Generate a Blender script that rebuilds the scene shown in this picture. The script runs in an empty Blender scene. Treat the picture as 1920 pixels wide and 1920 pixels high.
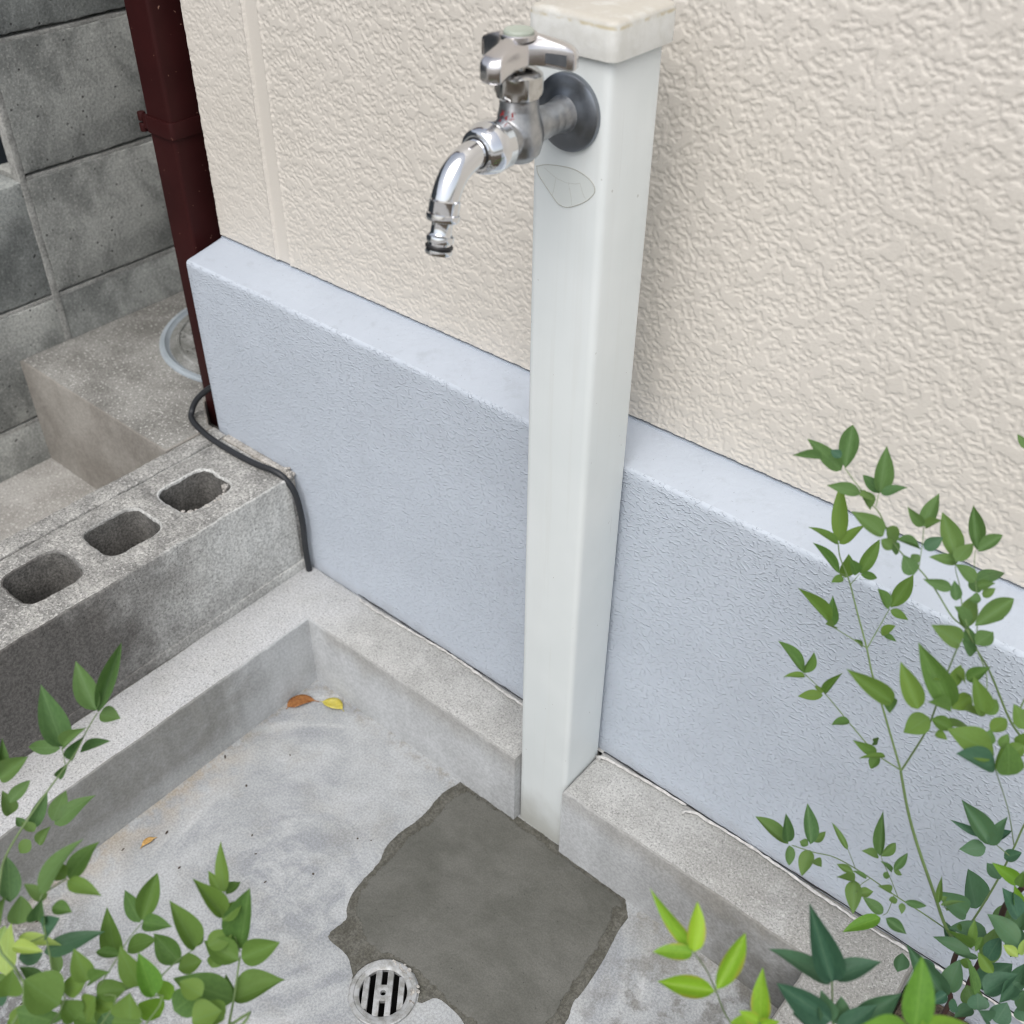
import bpy, bmesh, math, random
import numpy as np
from mathutils import Vector, Matrix, Quaternion

scene = bpy.context.scene
COL = scene.collection
R_ = math.radians

# ------------------------------------------------------------------ camera
cam_d = bpy.data.cameras.new('camera')
cam = bpy.data.objects.new('camera', cam_d)
COL.objects.link(cam)
_r = Vector((.768126, .640251, .007822)); _u = Vector((-.406972, .478751, .777927)); _w = Vector((-.494324, .600730, -.628306))
cam.matrix_world = Matrix(((_r.x, _u.x, -_w.x, .93618), (_r.y, _u.y, -_w.y, -.75498), (_r.z, _u.z, -_w.z, 1.23388), (0, 0, 0, 1)))
cam_d.sensor_width = 36
cam_d.lens = 36 * 1997.2 / 1920
cam_d.clip_start = .02
cam_d.clip_end = 500
cam_d.dof.use_dof = True
cam_d.dof.focus_distance = 1.08
cam_d.dof.aperture_fstop = 6.8
scene.camera = cam

# ------------------------------------------------------------------ sky, sun, exposure
SUN_EL, SUN_AZ = R_(58), R_(158)         # azimuth measured from +Y towards +X
world = bpy.data.worlds.new('World'); scene.world = world
world.use_nodes = True
wn = world.node_tree; wn.nodes.clear()
w_out = wn.nodes.new('ShaderNodeOutputWorld'); w_bg = wn.nodes.new('ShaderNodeBackground')
w_sky = wn.nodes.new('ShaderNodeTexSky'); w_hs = wn.nodes.new('ShaderNodeHueSaturation')
w_sky.sky_type = 'NISHITA'; w_sky.sun_disc = False
w_sky.sun_elevation = SUN_EL; w_sky.sun_rotation = SUN_AZ
w_sky.air_density = 1.0; w_sky.dust_density = 3.0
w_hs.inputs['Saturation'].default_value = .38
w_bg.inputs['Strength'].default_value = .13
wn.links.new(w_sky.outputs[0], w_hs.inputs['Color']); wn.links.new(w_hs.outputs[0], w_bg.inputs['Color'])
wn.links.new(w_bg.outputs[0], w_out.inputs[0])
sun_d = bpy.data.lights.new('sun', 'SUN'); sun = bpy.data.objects.new('sun', sun_d); COL.objects.link(sun)
sun_d.energy = 1.3; sun_d.angle = R_(55); sun_d.color = (1, .965, .92)
sd = Vector((math.sin(SUN_AZ) * math.cos(SUN_EL), math.cos(SUN_AZ) * math.cos(SUN_EL), math.sin(SUN_EL)))
sun.rotation_euler = sd.to_track_quat('Z', 'Y').to_euler()
sun.location = sd * 6
vs = scene.view_settings
scene.display_settings.display_device = 'sRGB'
vs.view_transform = 'Standard'; vs.look = 'None'; vs.gamma = 1; vs.use_curve_mapping = False
vs.exposure = 0.45
scene.cycles.max_bounces = 8
scene.cycles.filter_width = 1.0
# ------------------------------------------------------------------ helpers
def mesh_obj(name, me, mat=None, parent=None):
    o = bpy.data.objects.new(name, me); COL.objects.link(o)
    if mat is not None:
        for m in (mat if isinstance(mat, (list, tuple)) else [mat]): me.materials.append(m)
    if parent is not None: child(o, parent)
    return o
def child(o, parent):
    o.parent = parent
    mw = Matrix.Translation(parent.location)
    if parent.parent is not None: mw = Matrix.Translation(parent.parent.location) @ parent.matrix_parent_inverse @ mw
    o.matrix_parent_inverse = mw.inverted()
def finish(bm, name, mat=None, parent=None, smooth=True, ang=35):
    bmesh.ops.recalc_face_normals(bm, faces=bm.faces)
    me = bpy.data.meshes.new(name); bm.to_mesh(me); bm.free()
    if smooth:
        me.shade_smooth(); me.set_sharp_from_angle(angle=R_(ang))
    return mesh_obj(name, me, mat, parent)
def empty(name, loc, label=None, cat=None, group=None):
    o = bpy.data.objects.new(name, None); COL.objects.link(o); o.location = loc; o.empty_display_size = .05
    return tag(o, label, cat, group)
def tag(o, label=None, cat=None, group=None, kind=None):
    if label: o['label'] = label
    if cat: o['category'] = cat
    if group: o['group'] = group
    if kind: o['kind'] = kind
    return o
def box(bm, x0, x1, y0, y1, z0, z1):
    vs_ = [bm.verts.new((x, y, z)) for z in (z0, z1) for y in (y0, y1) for x in (x0, x1)]
    for f in ((0, 2, 3, 1), (4, 5, 7, 6), (0, 1, 5, 4), (1, 3, 7, 5), (3, 2, 6, 7), (2, 0, 4, 6)):
        bm.faces.new([vs_[i] for i in f])
def area2(p): return sum(p[i][0] * p[(i + 1) % len(p)][1] - p[(i + 1) % len(p)][0] * p[i][1] for i in range(len(p)))
def round_poly(pts, r, n=4):
    out = []; N = len(pts)
    for i in range(N):
        a, b, c = Vector(pts[i - 1]), Vector(pts[i]), Vector(pts[(i + 1) % N])
        d1, d2 = (a - b), (c - b)
        k = min(r, d1.length * .45, d2.length * .45)
        p, q = b + d1.normalized() * k, b + d2.normalized() * k
        for t in range(n + 1):
            s = t / n; out.append(tuple((1 - s) ** 2 * p + 2 * s * (1 - s) * b + s * s * q))
    return out
def subdiv(pts, step):
    out = []; N = len(pts)
    for i in range(N):
        a, b = Vector(pts[i]), Vector(pts[(i + 1) % N]); n = max(1, int((b - a).length / step)) if step else 1
        out += [tuple(a.lerp(b, k / n)) for k in range(n)]
    return out
def offset(pts, d):
    """move a closed loop inward (to the left of its direction) by d"""
    N = len(pts); out = []
    for i in range(N):
        a, b, c = Vector(pts[i - 1]), Vector(pts[i]), Vector(pts[(i + 1) % N])
        t1 = (b - a).normalized() if (b - a).length > 1e-9 else Vector((0, 0)); t2 = (c - b).normalized() if (c - b).length > 1e-9 else t1
        n = Vector((-(t1.y + t2.y), t1.x + t2.x))
        if n.length < 1e-6: n = Vector((-t1.y, t1.x))
        n.normalize(); k = max(.5, n.dot(Vector((-t1.y, t1.x))))
        out.append(tuple(b + n * (d / k)))
    return out
def smooth_noise(n, seed, wl=6):
    rr = random.Random(seed); k = max(2, n // wl); v = [rr.uniform(-1, 1) for _ in range(k)]
    return [v[int(i * k / n) % k] * (1 - (i * k / n) % 1) + v[(int(i * k / n) + 1) % k] * ((i * k / n) % 1) for i in range(n)]
def prism(bm, outer, z0, z1, holes=(), bevel=.002, step=0, jit=0, seed=0, rc=0, axis='z', bottom=False, top_mat=0, side_mat=0):
    """closed outline raised from z0 to z1, top edges bevelled; holes go right through"""
    rr = random.Random(seed)
    def mp(x, y, z): return (x, y, z) if axis == 'z' else ((z, x, y) if axis == 'x' else (x, z, y))
    tops = []; bots = []
    for li, lp in enumerate([outer] + list(holes)):
        lp = list(lp)
        if (area2(lp) < 0) == (li == 0): lp.reverse()
        if rc and li == 0: lp = round_poly(lp, rc)
        lp = subdiv(lp, step) if step else lp
        base = lp
        N = len(lp)
        if jit:
            nz = smooth_noise(N, seed + li, 4); lp = offset_list(lp, [jit * (.6 * nz[i] + .4 * rr.uniform(-1, 1)) for i in range(N)])
        inn = offset(lp, bevel) if bevel else None
        b = [bm.verts.new(mp(x, y, z0)) for x, y in base]
        m = [bm.verts.new(mp(x, y, z1 - bevel * (1 + (rr.uniform(-.4, .6) if jit else 0)))) for x, y in lp]
        rings = [b, m]
        if bevel:
            mid = offset(lp, bevel * .3)
            rings.append([bm.verts.new(mp(x, y, z1 - bevel * .3)) for x, y in mid])
            rings.append([bm.verts.new(mp(x, y, z1)) for x, y in inn])
        for ra, rb in zip(rings, rings[1:]):
            for i in range(N):
                j = (i + 1) % N
                f = bm.faces.new((ra[i], ra[j], rb[j], rb[i])); f.material_index = side_mat
        tops.append(rings[-1]); bots.append(b)
    def fill(loops, mi):
        es = []
        for lp in loops:
            for i in range(len(lp)):
                e = bm.edges.get((lp[i], lp[(i + 1) % len(lp)])) or bm.edges.new((lp[i], lp[(i + 1) % len(lp)])); es.append(e)
        res = bmesh.ops.triangle_fill(bm, edges=es, use_beauty=True, use_dissolve=False)
        for g in res['geom']:
            if isinstance(g, bmesh.types.BMFace): g.material_index = mi
    fill(tops, top_mat)
    if bottom: fill(bots, side_mat)
def offset_list(lp, ds):
    N = len(lp); out = []
    for i in range(N):
        a, c, b = Vector(lp[i - 1]), Vector(lp[(i + 1) % N]), Vector(lp[i]); t = (c - a)
        if t.length < 1e-9: out.append(tuple(b)); continue
        t.normalize(); out.append(tuple(b + Vector((-t.y, t.x)) * ds[i]))
    return out
def frame(axis):
    a = Vector(axis).normalized(); h = Vector((0, 0, 1)) if abs(a.z) < .9 else Vector((1, 0, 0))
    x = h.cross(a).normalized(); return x, a.cross(x), a
def lathe(bm, prof, org, axis=(0, 0, 1), seg=40, caps=True, hexa=None):
    x, y, a = frame(axis); org = Vector(org); rings = []
    for r, h in prof:
        ring = []
        for k in range(seg):
            t = 2 * math.pi * k / seg; rad = r
            if hexa and hexa[0] <= h <= hexa[1]:
                u = (t % (math.pi / 3)) - math.pi / 6; rad = min(r, hexa[2] / math.cos(u))
            ring.append(bm.verts.new(org + a * h + (x * math.cos(t) + y * math.sin(t)) * rad))
        rings.append(ring)
    for A, B in zip(rings, rings[1:]):
        for k in range(seg): bm.faces.new((A[k], A[(k + 1) % seg], B[(k + 1) % seg], B[k]))
    if caps:
        bm.faces.new(rings[0][::-1]); bm.faces.new(rings[-1])
def catmull(pts, n=6):
    P = [Vector(p) for p in pts]; P = [P[0] * 2 - P[1]] + P + [P[-1] * 2 - P[-2]]; out = []
    for i in range(1, len(P) - 2):
        for k in range(n):
            t = k / n; a, b, c, d = P[i - 1:i + 3]
            out.append(.5 * ((2 * b) + (c - a) * t + (2 * a - 5 * b + 4 * c - d) * t * t + (3 * b - a - 3 * c + d) * t ** 3))
    out.append(P[-2]); return out
def tube(bm, pts, r0, r1=None, seg=8, flat=1.0):
    r1 = r0 if r1 is None else r1; N = len(pts); pts = [Vector(p) for p in pts]; rings = []; nx = None
    for i, p in enumerate(pts):
        t = (pts[min(i + 1, N - 1)] - pts[max(i - 1, 0)]).normalized()
        if nx is None: nx = frame(t)[0]
        nx = (nx - t * nx.dot(t)).normalized(); ny = t.cross(nx); s = i / max(1, N - 1)
        r = r0(s) if callable(r0) else r0 + (r1 - r0) * s
        rings.append([bm.verts.new(p + (nx * math.cos(2 * math.pi * k / seg) + ny * math.sin(2 * math.pi * k / seg) * flat) * r) for k in range(seg)])
    for A, B in zip(rings, rings[1:]):
        for k in range(seg): bm.faces.new((A[k], A[(k + 1) % seg], B[(k + 1) % seg], B[k]))
    bm.faces.new(rings[0][::-1]); bm.faces.new(rings[-1])

# ------------------------------------------------------------------ materials
class NT:
    def __init__(s, name):
        s.m = bpy.data.materials.new(name); s.m.use_nodes = True; s.t = s.m.node_tree
        s.b = s.t.nodes['Principled BSDF']; s.out = s.t.nodes['Material Output']
        s.co = s.n('ShaderNodeTexCoord').outputs['Object']
    def n(s, typ, **kw):
        nd = s.t.nodes.new(typ)
        for k, v in kw.items(): setattr(nd, k, v)
        return nd
    def put(s, sock, v):
        if isinstance(v, bpy.types.NodeSocket): s.t.links.new(v, sock)
        elif v is not None: sock.default_value = v
    def map(s, scale=(1, 1, 1), loc=(0, 0, 0), rot=(0, 0, 0)):
        nd = s.n('ShaderNodeMapping'); s.put(nd.inputs[0], s.co); nd.inputs['Scale'].default_value = scale; nd.inputs['Location'].default_value = loc; nd.inputs['Rotation'].default_value = rot
        return nd.outputs[0]
    def noise(s, sc, det=4, rough=.55, co=None, dist=0):
        nd = s.n('ShaderNodeTexNoise'); s.put(nd.inputs['Vector'], co or s.co); nd.inputs['Scale'].default_value = sc; nd.inputs['Detail'].default_value = det
        nd.inputs['Roughness'].default_value = rough; nd.inputs['Distortion'].default_value = dist; return nd.outputs[0]
    def voro(s, sc, co=None, feat='F1'):
        nd = s.n('ShaderNodeTexVoronoi', feature=feat); s.put(nd.inputs['Vector'], co or s.co); nd.inputs['Scale'].default_value = sc; return nd.outputs['Distance']
    def ramp(s, f, lo, hi, a=0.0, b=1.0):
        nd = s.n('ShaderNodeMapRange', interpolation_type='SMOOTHSTEP'); s.put(nd.inputs[0], f)
        nd.inputs[1].default_value, nd.inputs[2].default_value, nd.inputs[3].default_value, nd.inputs[4].default_value = lo, hi, a, b; return nd.outputs[0]
    def math(s, op, a, b=None, c=None):
        nd = s.n('ShaderNodeMath', operation=op); s.put(nd.inputs[0], a); s.put(nd.inputs[1], b); s.put(nd.inputs[2], c); return nd.outputs[0]
    def mix(s, f, a, b, blend='MIX'):
        nd = s.n('ShaderNodeMix', data_type='RGBA', blend_type=blend); s.put(nd.inputs[0], f)
        s.put(nd.inputs[6], col(a)); s.put(nd.inputs[7], col(b)); return nd.outputs[2]
    def xyz(s, co=None):
        nd = s.n('ShaderNodeSeparateXYZ'); s.put(nd.inputs[0], co or s.co); return nd.outputs
    def bump(s, h, dist, strength=1.0, prev=None):
        nd = s.n('ShaderNodeBump'); s.put(nd.inputs['Height'], h); nd.inputs['Distance'].default_value = dist; nd.inputs['Strength'].default_value = strength
        if prev is not None: s.put(nd.inputs['Normal'], prev)
        return nd.outputs[0]
    def done(s, color=None, rough=None, metal=None, normal=None, spec=None):
        s.put(s.b.inputs['Base Color'], col(color)); s.put(s.b.inputs['Roughness'], rough); s.put(s.b.inputs['Metallic'], metal)
        if normal is not None: s.put(s.b.inputs['Normal'], normal)
        if spec is not None: s.put(s.b.inputs['Specular IOR Level'], spec)
        return s.m
def col(c): return (*c, 1) if isinstance(c, tuple) and len(c) == 3 else c

def concrete(name, c1, c2, mott=14, fine=(.75, 1.2), fsc=330, spk=None, pits=None, bump=.0006, bsc=260, lump=None, rough=.9, stain=None, rnd=False):
    k = NT(name)
    c = k.mix(k.ramp(k.noise(mott, 6, .62, dist=.3), .32, .68), c1, c2)
    f = k.noise(fsc, 3, .7)
    if stain: c = stain(k, c)
    c = k.mix(1.0, c, k.mix(k.ramp(f, .32, .68), (fine[0],) * 3, (fine[1],) * 3), 'MULTIPLY')
    if spk:   # exposed sand grains, dark and pale
        v = k.noise(spk[0], 1, .5)
        c = k.mix(k.ramp(v, .60, .66, 0, spk[1]), c, (.10, .10, .10))
        v2 = k.noise(spk[0] * .8, 1, .5, co=k.map(loc=(3, 1, 7)))
        c = k.mix(k.ramp(v2, .62, .68, 0, spk[2]), c, (.78, .77, .74))
    if rnd:
        oi = k.n('ShaderNodeObjectInfo').outputs['Random']
        c = k.mix(1.0, c, k.mix(oi, (.78, .80, .80), (1.15, 1.12, 1.08)), 'MULTIPLY')
    nrm = k.bump(k.noise(bsc, 4, .7), bump)
    if lump: nrm = k.bump(k.noise(lump[0], 3, .5), lump[1], prev=nrm)
    if pits:
        pv = k.ramp(k.voro(pits[0]), pits[1] * .4, pits[1]); pm = k.ramp(k.noise(pits[0] * .35, 2), .52, .58)
        hh = k.math('SUBTRACT', 1.0, k.math('MULTIPLY', k.math('SUBTRACT', 1.0, pv), pm)); nrm = k.bump(hh, pits[2], prev=nrm)
        c = k.mix(k.math('SUBTRACT', 1.0, hh), c, (.05, .05, .05))
    return k.done(c, rough, normal=nrm, spec=.25)

def st_floor(k, c):
    x, y, z = k.xyz()
    dx, dy = k.math('SUBTRACT', x, .24), k.math('SUBTRACT', y, -.36)
    rad = k.math('SQRT', k.math('ADD', k.math('MULTIPLY', dx, dx), k.math('MULTIPLY', dy, dy))); th = k.math('ARCTAN2', dx, dy)
    pv = k.n('ShaderNodeCombineXYZ'); k.put(pv.inputs[0], k.math('MULTIPLY', rad, 34)); k.put(pv.inputs[1], k.math('MULTIPLY', th, 1.6))
    sw = k.noise(1.0, 5, .6, co=pv.outputs[0], dist=.5)      # sweeps of the trowel
    msk = k.ramp(k.noise(4.5, 4, .6, co=k.map(loc=(2, 6, 0))), .40, .62)
    c = k.mix(k.math('MULTIPLY', k.ramp(sw, .44, .64, 0, .65), msk), c, (.255, .27, .292))
    c = k.mix(k.math('MULTIPLY', k.ramp(sw, .45, .30, 0, .5), msk), c, (.55, .56, .565))
    c = k.mix(k.ramp(k.noise(18, 6, .7, co=k.map(loc=(9, 3, 0))), .50, .72, 0, .35), c, (.31, .305, .285))
    eg = k.math('MULTIPLY', k.math('MAXIMUM', k.ramp(y, -.112, -.088), k.ramp(x, .022, .002)), k.ramp(k.noise(60, 5, .7), .42, .62, 0, .55)); c = k.mix(eg, c, (.24, .22, .18))
    sand = k.math('MULTIPLY', k.ramp(x, .0, .075, 1, 0), k.ramp(k.noise(30, 4), .35, .6))
    sand = k.math('MULTIPLY', sand, k.ramp(y, -.30, -.20, 1, .15))
    c = k.mix(k.math('MULTIPLY', sand, .5), c, (.46, .39, .30))
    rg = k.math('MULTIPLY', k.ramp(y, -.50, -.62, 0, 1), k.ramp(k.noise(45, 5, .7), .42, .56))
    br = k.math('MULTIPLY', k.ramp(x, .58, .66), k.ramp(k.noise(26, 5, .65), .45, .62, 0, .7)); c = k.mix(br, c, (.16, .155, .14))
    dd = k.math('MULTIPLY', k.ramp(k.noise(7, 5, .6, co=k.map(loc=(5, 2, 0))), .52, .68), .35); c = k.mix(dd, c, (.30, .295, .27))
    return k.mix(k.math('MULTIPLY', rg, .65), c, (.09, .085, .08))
def st_side(k, c):
    x, y, z = k.xyz()
    n = k.noise(16, 5, .65)
    yy = k.math('ADD', y, k.math('MULTIPLY', n, .16))
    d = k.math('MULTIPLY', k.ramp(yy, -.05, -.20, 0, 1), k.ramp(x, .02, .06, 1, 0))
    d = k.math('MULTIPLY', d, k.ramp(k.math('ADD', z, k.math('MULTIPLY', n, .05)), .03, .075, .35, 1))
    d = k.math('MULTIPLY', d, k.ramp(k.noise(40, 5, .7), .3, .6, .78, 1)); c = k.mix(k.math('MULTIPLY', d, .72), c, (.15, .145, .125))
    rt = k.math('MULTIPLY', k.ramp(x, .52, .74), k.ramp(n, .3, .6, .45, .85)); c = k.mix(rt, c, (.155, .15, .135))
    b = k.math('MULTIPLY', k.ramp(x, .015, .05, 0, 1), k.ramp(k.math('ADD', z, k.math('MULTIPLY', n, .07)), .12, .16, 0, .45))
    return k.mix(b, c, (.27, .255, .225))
def st_top(k, c):
    x, y, z = k.xyz()
    n = k.noise(12, 5, .6)
    c = k.mix(k.math('MULTIPLY', k.ramp(x, .10, -.01), k.ramp(n, .25, .6, .35, .75)), c, (.50, .51, .525))
    return k.mix(k.math('MULTIPLY', k.ramp(x, .48, .80), k.ramp(n, .35, .6, .2, .6)), c, (.25, .24, .215))
def st_block(k, c):
    x, y, z = k.xyz()
    n = k.noise(11, 5, .65)
    yy = k.math('ADD', y, k.math('MULTIPLY', n, .35))
    zz = k.math('ADD', z, k.math('MULTIPLY', n, .12))
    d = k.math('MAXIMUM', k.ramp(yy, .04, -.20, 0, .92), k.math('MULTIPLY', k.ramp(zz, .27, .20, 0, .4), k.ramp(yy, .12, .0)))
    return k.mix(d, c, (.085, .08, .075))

M = {}
M['floor'] = concrete('floor_concrete', (.340, .355, .365), (.43, .445, .455), 12, (.80, 1.14), 340, bump=.0005, stain=st_floor)
M['kerbtop'] = concrete('kerb_top_concrete', (.365, .365, .352), (.46, .46, .447), 22, (.80, 1.15), 340, spk=(430, .42, .22), bump=.0009, stain=st_top)
M['kerbside'] = concrete('kerb_side_concrete', (.375, .385, .388), (.465, .478, .488), 10, (.86, 1.1), 240, bump=.0004, stain=st_side)
M['mortar'] = concrete('fresh_mortar', (.105, .105, .092), (.138, .137, .123), 13, (.86, 1.1), 420, bump=.00035, bsc=200, rough=.55, lump=(34, .0036), pits=(160, .12, .0006))
M['damp'] = concrete('damp_concrete', (.086, .083, .068), (.130, .127, .111), 70, (.7, 1.25), 330, bump=.001, rough=.7)
M['block'] = concrete('hollow_block_face', (.41, .41, .395), (.53, .535, .52), 8, (.68, 1.25), 260, pits=(230, .22, .001), bump=.0012, bsc=230, stain=st_block)
M['blocktop'] = concrete('hollow_block_top', (.24, .238, .228), (.43, .425, .405), 26, (.64, 1.28), 280, spk=(320, .6, .45), bump=.0026, bsc=210)
M['blockin'] = concrete('hollow_block_core', (.10, .098, .092), (.17, .165, .155), 30, (.6, 1.35), 300, bump=.002, bsc=240)
M['wallblock'] = concrete('weathered_wall_block', (.165, .175, .172), (.40, .415, .405), 9, (.78, 1.2), 220, pits=(95, .20, .002), spk=(260, .22, .18), bump=.0012, rnd=True)
M['walljoint'] = concrete('weathered_mortar', (.29, .29, .275), (.43, .43, .41), 20, (.7, 1.2), 260, bump=.001)
M['slab'] = concrete('old_slab_concrete', (.165, .161, .148), (.29, .286, .268), 8, (.65, 1.3), 300, spk=(300, .4, .5), bump=.0011)
M['slabface'] = concrete('old_slab_face', (.20, .185, .165), (.29, .275, .25), 8, (.85, 1.12), 260, bump=.0006)
M['alley'] = concrete('alley_concrete', (.29, .28, .26), (.43, .42, .40), 10, (.7, 1.25), 280, spk=(280, .3, .45), bump=.001)
M['bed'] = concrete('crumbly_mortar', (.36, .34, .31), (.52, .50, .47), 40, (.6, 1.25), 240, bump=.002)
M['soil'] = concrete('garden_soil', (.06, .048, .035), (.12, .095, .07), 20, (.5, 1.4), 120, bump=.006, bsc=90)

def m_foundation():
    k = NT('foundation_paint')
    c = k.mix(k.ramp(k.noise(6, 4), .3, .7), (.468, .516, .582), (.50, .55, .62))
    co = k.map((.72, 1, 1))
    sp = k.math('MULTIPLY', k.ramp(k.noise(340, 1, .5, co=co), .50, .68), k.ramp(k.noise(120, 2), .30, .55, .35, 1))
    n = k.bump(sp, .0008)
    n = k.bump(k.noise(130, 3, .6, co=k.map((.45, 1, 1))), .0006, prev=n)
    n = k.bump(k.noise(14, 3), .0010, prev=n)
    c = k.mix(k.ramp(k.noise(11, 5, .65, co=k.map((1, 1, .5))), .5, .75, 0, .16), c, (.36, .38, .42))
    c = k.mix(k.ramp(k.noise(500, 1), .70, .76, 0, .5), c, (.62, .66, .70))
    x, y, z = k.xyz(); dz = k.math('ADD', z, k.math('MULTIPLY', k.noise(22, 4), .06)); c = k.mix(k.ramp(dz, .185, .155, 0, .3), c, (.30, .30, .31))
    n = k.bump(k.noise(14, 3), .0012, prev=n)
    return k.done(c, .62, normal=n, spec=.35)
def m_ledge():
    k = NT('foundation_ledge_paint')
    c = k.mix(k.ramp(k.noise(9, 4), .3, .7), (.425, .468, .53), (.46, .505, .57))
    dk = k.ramp(k.noise(210, 2), .70, .76, 0, .35); c = k.mix(dk, c, (.2, .21, .25))
    c = k.mix(k.ramp(k.noise(30, 5, .7), .52, .72, 0, .3), c, (.30, .32, .35))
    return k.done(c, .6, normal=k.bump(k.noise(150, 4), .0009), spec=.35)
def m_siding():
    k = NT('cream_siding')
    c = k.mix(k.ramp(k.noise(5, 4), .3, .7), (.625, .588, .53), (.66, .622, .565))
    return k.done(c, .55, normal=k.bump(k.noise(420, 2), .00025), spec=.4)
def m_siding_far():
    k = NT('cream_siding_plain')
    n = k.ramp(k.noise(60, 3, .6), .42, .55)
    return k.done((.615, .578, .523), .55, normal=k.bump(n, .0015), spec=.4)
def m_plastic():
    k = NT('off_white_plastic'); x, y, z = k.xyz()
    c = k.mix(k.ramp(k.noise(7, 3), .3, .7), (.63, .668, .666), (.68, .714, .712))
    st = k.noise(34, 4, .6, co=k.map((1, 1, .05)))
    c = k.mix(k.ramp(st, .5, .75, 0, .22), c, (.58, .60, .59))
    dr = k.math('MULTIPLY', k.ramp(k.noise(55, 4, .6, co=k.map((1, 1, .035))), .55, .70), k.ramp(z, .93, .2, .08, .32)); c = k.mix(dr, c, (.50, .50, .46))
    g = k.math('MULTIPLY', k.ramp(k.math('ADD', z, k.math('MULTIPLY', k.noise(30, 4), .08)), .14, .03), .7)
    c = k.mix(g, c, (.36, .355, .31))
    sc = k.ramp(k.noise(300, 2, .5, co=k.map((1, 1, .02), rot=(0, R_(3), 0))), .72, .76, 0, .25); c = k.mix(sc, c, (.42, .42, .40))
    dots = k.ramp(k.noise(130, 1), .765, .79, 0, .5); c = k.mix(dots, c, (.3, .29, .26))
    return k.done(c, .38, normal=k.bump(k.noise(26, 2, co=k.map((1, 1, .2))), .0006), spec=.45)
def m_cap():
    k = NT('aged_cap_plastic'); x, y, z = k.xyz()
    c = k.mix(k.ramp(k.noise(60, 5, .65), .35, .65), (.60, .60, .565), (.67, .675, .65))
    t = k.math('MULTIPLY', k.ramp(k.math('ADD', z, k.math('MULTIPLY', k.noise(90, 4), .006)), 1.024, 1.030), k.ramp(k.noise(35, 5, .7), .36, .52, .5, 1))
    c = k.mix(k.math('MULTIPLY', t, .75), c, (.47, .435, .37))
    e = k.math('MULTIPLY', k.ramp(k.math('ABSOLUTE', k.math('SUBTRACT', z, 1.0225)), .0022, .0), k.ramp(k.noise(70, 4), .42, .58))
    c = k.mix(k.math('MULTIPLY', e, .7), c, (.46, .38, .20))
    return k.done(c, .5, normal=k.bump(k.noise(120, 3), .0004))
def m_metal(name, c, rough, blot=None, rsc=None):
    k = NT(name); cc = c
    if blot: cc = k.mix(k.ramp(k.noise(blot[0], 5, .65), .38, .66), c, blot[1])
    r = rough if rsc is None else k.ramp(k.noise(rsc[0], 4), .3, .7, rough, rsc[1])
    nn = k.bump(k.noise(240, 3), .00008) if rough > .2 else None
    return k.done(cc, r, .45 if 'aluminium' in name else 1.0, normal=nn)
def m_casting():
    k = NT('dull_brass_casting'); x, y, z = k.xyz()
    c = k.mix(k.ramp(k.noise(70, 5, .65), .36, .66), (.35, .36, .375), (.49, .495, .50))
    mk = k.math('MULTIPLY', k.ramp(k.math('ABSOLUTE', k.math('SUBTRACT', z, .9712)), .0034, .0026), k.ramp(k.noise(420, 2), .54, .58))
    mk = k.math('MULTIPLY', mk, k.ramp(y, -.151, -.1525)); mk = k.math('MULTIPLY', mk, k.ramp(x, .4195, .4215))
    mk = k.math('MULTIPLY', mk, k.ramp(x, .4455, .4435))
    c = k.mix(mk, c, (.30, .03, .03))
    return k.done(c, k.ramp(k.noise(120, 3), .3, .7, .30, .46), k.math('SUBTRACT', 1.0, mk), normal=k.bump(k.noise(160, 3), .00025))
def m_pipe():
    k = NT('maroon_paint'); c = k.mix(k.ramp(k.noise(12, 4), .3, .7), (.027, .0056, .0056), (.035, .0072, .0072))
    d = k.ramp(k.noise(190, 1), .775, .79, 0, .8); c = k.mix(d, c, (.35, .2, .15))
    return k.done(c, .5, spec=.15)
def m_plain(name, c, rough=.6, bump=None, metal=0):
    k = NT(name); cc = k.mix(k.ramp(k.noise(25, 4), .3, .7), tuple(v * .86 for v in c), tuple(v * 1.1 for v in c))
    return k.done(cc, rough, metal, normal=k.bump(k.noise(bump[0], 3), bump[1]) if bump else None)
M['foundation'] = m_foundation(); M['ledge'] = m_ledge(); M['siding'] = m_siding(); M['sidingfar'] = m_siding_far()
M['post'] = m_plastic(); M['cap'] = m_cap(); M['casting'] = m_casting(); M['pipe'] = m_pipe()
M['chrome'] = m_metal('bright_chrome', (.80, .81, .83), .07)
M['satin'] = m_metal('satin_chrome', (.72, .70, .70), .24)
M['darkmetal'] = m_metal('tarnished_flange_and_pocket_reflection', (.22, .24, .27), .30, (40, (.27, .29, .32)), (60, .40))
M['nut'] = m_metal('aged_nickel', (.52, .515, .50), .17, (110, (.66, .655, .64)))
M['rubber'] = m_plain('black_rubber', (.012, .012, .013), .45)
M['cable'] = m_plain('black_cable_jacket', (.020, .022, .026), .5, (200, .0003))
M['dark'] = m_plain('dark_cavity', (.008, .008, .008), .9)
M['button'] = m_plain('faded_green_plastic', (.36, .40, .34), .45)
M['zinc'] = m_metal('worn_aluminium', (.47, .48, .485), .5, (110, (.30, .30, .285)), (120, .68))
M['lid'] = concrete('dirty_plastic_lid', (.17, .172, .16), (.36, .365, .355), 24, (.75, 1.2), 260, bump=.0006, rough=.35)
M['ring'] = m_plain('pale_lid_ring', (.33, .375, .41), .45)
M['sticker'] = NT('yellowed_clear_sticker').done((.675, .712, .695), .42)
M['stickeredge'] = m_plain('grimy_sticker_edge', (.40, .39, .34), .8)
M['gap_shade'] = m_plain('dark_gap_shade', (.03, .03, .032), .95)  # near black: shade of narrow gaps put into the colour
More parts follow.
